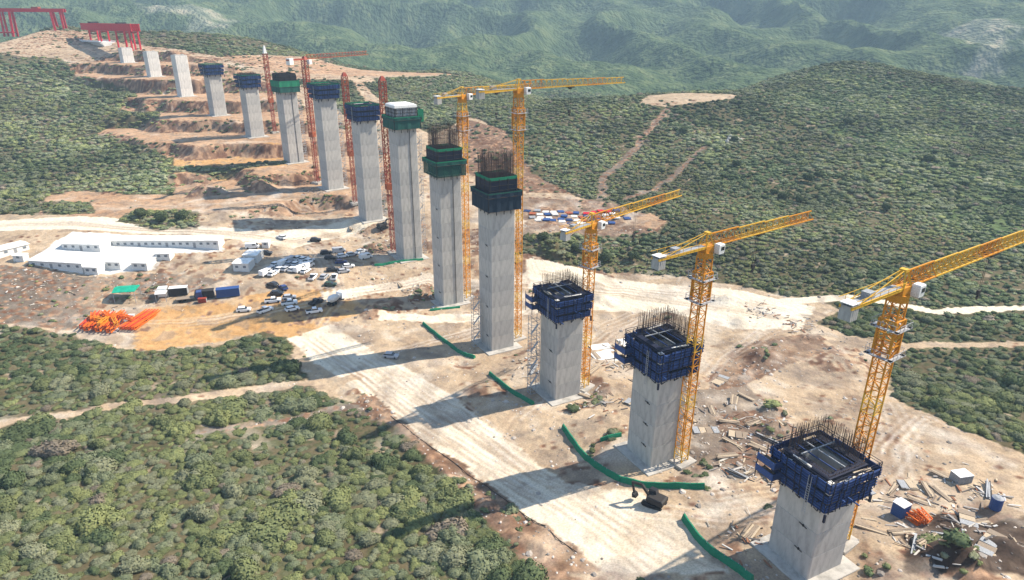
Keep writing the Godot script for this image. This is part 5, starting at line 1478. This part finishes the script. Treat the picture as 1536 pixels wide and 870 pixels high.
func site() -> void:
	# vehicles: kind, paint, x, z, turn, where
	var lot := [-80.0, -227.3, -78.0, -229.4, -75.8, -229.0, -73.6, -228.2, -81.6, -224.2, -79.4, -224.4, -77.2, -224.6, -75.0, -224.2, -72.8, -223.8, -81.4, -219.6, -79.2, -219.6, -77.0, -219.8, -74.8, -220.0, -72.6, -219.6, -84.0, -223.4, -84.4, -219.0, -85.0, -215.4, -82.6, -215.6]
	for k in lot.size() / 2:
		parked("car" if k % 4 else "van", "white" if k % 5 else "silver", "%s %s parked in the crowded rows of white cars" % ["white" if k % 5 else "silver", "car" if k % 4 else "van"], lot[k * 2], lot[k * 2 + 1], 1.2 + sin(k * 3.1) * 0.12, "crowded rows of white cars")
	var v := [
		["car", "white", -89.3, -246.6, 2.6, "white car at the mouth of the camp road"],
		["car", "dark", -76.4, -247.0, 0.2, "dark car crossing the open junction alone"],
		["car", "dark", -90.2, -231.7, 0.1, "dark car between the white hut and the car park"],
		["van", "white", -96.5, -235.3, 0.2, "white van at the end of the long prefab row"],
		["pickup", "white", -69.0, -215.6, 1.5, "white pickup in the pier shadow, facing the crowded rows"],
		["car", "silver", -65.5, -217.1, 1.4, "silver car in the pier shadow beside the white pickup"],
		["pickup", "white", -62.0, -217.0, 1.7, "white pickup at the edge of the pier shadow"],
		["car", "dark", -69.8, -236.6, 0.3, "dark car at the top of the mixed car cluster"],
		["car", "dark", -67.0, -232.2, 0.1, "second dark car below the top of the mixed cluster"],
		["car", "white", -63.2, -235.0, 0.5, "white car in the mixed cluster by the scaffold pile"],
		["van", "silver", -65.6, -239.2, 0.4, "silver van at the far end of the mixed cluster"],
		["car", "silver", -60.4, -237.4, 0.6, "silver car in the mixed cluster nearest the tall pier"],
		["car", "blue", -62.6, -230.0, 0.2, "blue car in the middle of the mixed cluster"],
		["car", "white", -59.3, -227.0, 0.4, "white car at the low corner of the mixed cluster"],
		["car", "dark", -64.0, -222.6, 0.3, "dark car in the shade between both car groups"],
		["car", "silver", -60.0, -222.6, 0.5, "silver car in the shade at the junction edge"],
		["car", "dark", -80.4, -208.1, 2.6, "dark car at the end of the long blue container"],
		["car", "blue", -76.5, -206.6, 2.3, "blue car parked on the ochre edge in the shade line"],
		["car", "dark", -77.2, -202.3, 0.1, "black car on the ochre ground in the angled group"],
		["car", "silver", -72.6, -200.4, 0.3, "silver car behind the white ones in the angled group"],
		["pickup", "white", -77.0, -197.6, 0.3, "white pickup with red tail next to the black car"],
		["pickup", "white", -77.8, -192.2, 0.9, "white pickup parked alone below the angled group"],
		["car", "white", -84.4, -192.0, 0.25, "white car by itself out on the ochre ground"],
		["pickup", "white", -71.6, -197.0, 0.4, "white pickup leading the angled group"],
		["car", "white", -69.6, -193.4, 0.6, "white car at the low end of the angled group"],
		["car", "green", -62.0, -211.4, 0.1, "dark green car alone on the sandy rise"],
		["car", "silver", -34.5, -169.4, -0.15, "pale car driving across the haul road in the pier shadow"],
		["car", "white", -57.4, -240.6, 0.9, "white car beside the foot of the white-capped pier"],
		["van", "white", -55.0, -236.6, 0.7, "white van in the shade by the white-capped pier"]]
	for e in v: parked(e[0], e[1], e[5], e[2], e[3], e[4], "vehicles parked around the site")
	truck("white concrete mixer truck standing below the car park", -57.8, -201.2, 1.2, "white", "mixer")
	parked("pickup", "white", "white pickup standing at the edge of the pier shadow below the car park", -62.8, -193.6, 0.4, "vehicles parked around the site")
	parked("pickup", "dark", "dark pickup in the open below the car park", -63.6, -198.8, 1.0, "vehicles parked around the site")
	truck("blue and white flatbed truck on the ochre ground by the dark cabin", -103.6, -197.2, 0.35, "blue", "flat")
	container("small red generator box beside the blue flatbed", -99.0, -196.2, 0.2, Vector3(2.4, 1.3, 1.3), M.red, "generator_box")
	excavator("dark excavator working beside the end of the longest green barrier", 26.3, -98.9, 2.5)
	excavator("dark excavator by the rubble behind the seventh pier", -53.0, -262.0, 0.8)
	barrier("longest green net barrier curving round the second pier from the squat end", [11.9, -129.8, 15.9, -116.3, 21.4, -107.1, 28.0, -104.2, 36.5, -102.9], 1.15)
	barrier("green net barrier in front of the squat end pier", [30.5, -93.9, 32.2, -85.2, 36.5, -77.0], 1.2)
	barrier("dark green net barrier round the netted fourth pier", [-28.1, -192.0, -20.1, -180.7, -15.1, -173.1, -10.6, -169.9], 1.0)
	barrier("green net barrier in front of the box-collared third pier", [-5.9, -159.3, -0.9, -150.0, 5.4, -142.2], 1.0)
	barrier("low green edging at the foot of the white-capped pier", [-50.6, -230.5, -41.8, -233.8, -33.4, -236.4], 0.8)
	barrier("low green edging at the foot of the fifth pier", [-27.1, -202.0, -17.4, -204.5], 0.6)
	barrier("short green net barrier behind the long curved one", [19.4, -122.2, 24.0, -123.0], 0.9)
	# thin black pipe along the edge of the haul road
	var line := [-29, -137, -19, -125, -9, -113, -1, -103, 6, -93, 11, -86]
	var pipe := thing("water_pipe", "thin black pipe laid along the scrub side of the haul road", "pipe", Vector3(-29, ground(-29, -137), -137))
	for k in 5:
		var pm := MB.new()
		for q in 6:
			var a := Vector2(line[k * 2], line[k * 2 + 1]).lerp(Vector2(line[k * 2 + 2], line[k * 2 + 3]), q / 6.0); var b := Vector2(line[k * 2], line[k * 2 + 1]).lerp(Vector2(line[k * 2 + 2], line[k * 2 + 3]), (q + 1) / 6.0)
			pm.cyl(Vector3(a.x, ground(a.x, a.y) + 0.1, a.y) - pipe.position, Vector3(b.x, ground(b.x, b.y) + 0.1, b.y) - pipe.position, 0.07, 6)
		part(pipe, "length", pm.mesh(), M.dark_steel)
	# loose material round the works
	var plates := [26.7, -173.1, 35.8, -175.3, 26.7, -165.6]
	for k in 3: stack("panel_stack", ["white panel sheet on the sand near the lowest crane", "wide white panel sheet nearest the hill side", "white panel sheet nearest the box-collared pier"][k], plates[k * 2], plates[k * 2 + 1], 0.3, 2, Vector3(6.5, 0.12, 5.0 if k else 3.5), [M.board], "panels", "white panel sheets on the sand")
	var heaps := [27.8, -161.0, 42.5, -157.6, 37.8, -147.6, 38.2, -141.9, 54.3, -127.1, 49.5, -105.8, 44.5, -106.2, 70.8, -100.4, 75.1, -101.5, 78.2, -98.4, 64.5, -87.0, 64.6, -83.4, 76.4, -99.4, 77.3, -89.6, -39.3, -217.1, -32.9, -212.2, 6.0, -160.6, 44.1, -113.5, 53.8, -150.5, 57.3, -140.6, 53.6, -139.0, 60.0, -108.0, 33.0, -131.0, 30.0, -138.0, 47.0, -134.0, 82.0, -104.0, 87.0, -99.0, 40.0, -88.0, 57.0, -96.0, 62.0, -112.0, -52.0, -256.0, -46.0, -262.0, -66.0, -262.0, 50.0, -122.0, 52.0, -117.0, 47.0, -119.0, 55.0, -120.0, 49.0, -128.0, 43.0, -125.0, 59.0, -118.0, 41.0, -131.0, 36.0, -136.0, 62.0, -103.0, 66.0, -97.0, 73.0, -96.0, 80.0, -91.0, 72.0, -86.0, 67.0, -84.0, 76.0, -83.0, 60.0, -88.0, 33.0, -152.0, 36.0, -160.0, 24.0, -168.0, 33.0, -170.0, 22.0, -158.0, 45.0, -163.0, -8.0, -186.0, 8.0, -172.0, -24.0, -205.0, 20.0, -140.0, 19.0, -146.0]
	for k in heaps.size() / 2:
		var kind: int = [0, 1, 0, 2, 0][k % 5]
		var called: String = ["timber_stack", "pipe_bundle", "panel_stack"][kind]
		var word: String = ["pale timber stack", "grey pipe bundle", "flat panel stack"][kind]
		var x: float = heaps[k * 2]; var z: float = heaps[k * 2 + 1]
		var s: Vector3 = [Vector3(4.6, 0.18, 0.32), Vector3(6.0, 0.2, 0.2), Vector3(2.6, 0.14, 1.3)][kind]
		var mats: Array = [[M.timber, M.timber2, M.timber2], [M.grey, M.dark_steel, M.galvanised], [M.timber2, M.grey, M.timber]][kind]
		var beside := 0; var best := 1e9
		for q in PIERS.size():
			var d := Vector2(PIERS[q][0] - x, PIERS[q][1] - z).length()
			if d < best: best = d; beside = q
		var far_side: bool = (x - PIERS[beside][0]) * cos(PIERS[beside][2]) > 0.0
		stack(called, "%s on the %s side of the %s" % [word, "crane" if far_side else "road", ["squat end pier", "second", "third", "fourth", "fifth", "sixth", "seventh", "eighth"][mini(beside, 7)] + (" pier from the squat end" if beside > 0 else "")], x, z, rng.randf() * PI, 5 + k % 7, s, mats, "building materials", word + " around the piers")
	container("small blue cabin with a white roof on the churned ground", 67.2, -92.4, 0.5, Vector3(2.2, 2.4, 2.0), M.blue2, "site_cabin", M.white)
	container("white topped pallet box beside the planks behind the squat end pier", 84.3, -102.7, 0.2, Vector3(3.0, 1.6, 2.2), M.grey, "storage_box", M.white)
	var t := thing("water_tank", "round blue water tank standing on the sand", "tank", Vector3(85.0, ground(85.0, -94.3), -94.3), 0.0)
	var tm := MB.new(); tm.cyl(Vector3(0, -0.1, 0), Vector3(0, 2.2, 0), 0.95, 18); part(t, "body", tm.mesh(), M.blue2)
	var tl := MB.new(); tl.cyl(Vector3(0, 2.2, 0), Vector3(0, 2.45, 0), 0.9, 18, 0.4); part(t, "lid", tl.mesh(), M.grey)
	var og := thing("crane_section", "tangle of bright orange steel frames beside the small blue cabin", "lattice section", Vector3(69.6, ground(69.6, -89.8), -89.8), 0.4)
	for k in 4: part(og, "frame", lattice_section(0.9, 2.4, 0.14, 0.1), M.orange, Vector3(k * 0.5 - 0.8, 0.5 + 0.3 * (k % 2), 0.2 * k), Basis(Vector3.RIGHT, -PI / 2 + 0.1 * k) * Basis(Vector3.UP, 0.5 * k))
	# the storage yard on the brown ground below the hill
	var shades := [["blue", M.blue2], ["white", M.board], ["red", M.bright_red], ["grey", M.grey], ["dark blue", M.blue], ["rusty", M.rust]]
	for k in 46:
		var row := k / 12; var col := k % 12
		var x := 7.0 + col * 3.5 + rng.randf_range(-0.8, 0.8) + row; var z := -279.0 + row * 4.4 + rng.randf_range(-0.8, 0.8)
		var pick: Array = shades[2 if (row == 0 and col > 6 and col < 11) else [0, 1, 3, 0, 4, 1, 5][rng.randi_range(0, 6)]]
		stack("panel_stack", "%s panels stacked in the storage yard on brown ground" % pick[0], x, z, rng.randf_range(-0.3, 0.3), 8, Vector3(2.8, 0.22, 0.7), [pick[1]], "panels", "%s panel stacks in the storage yard" % pick[0])
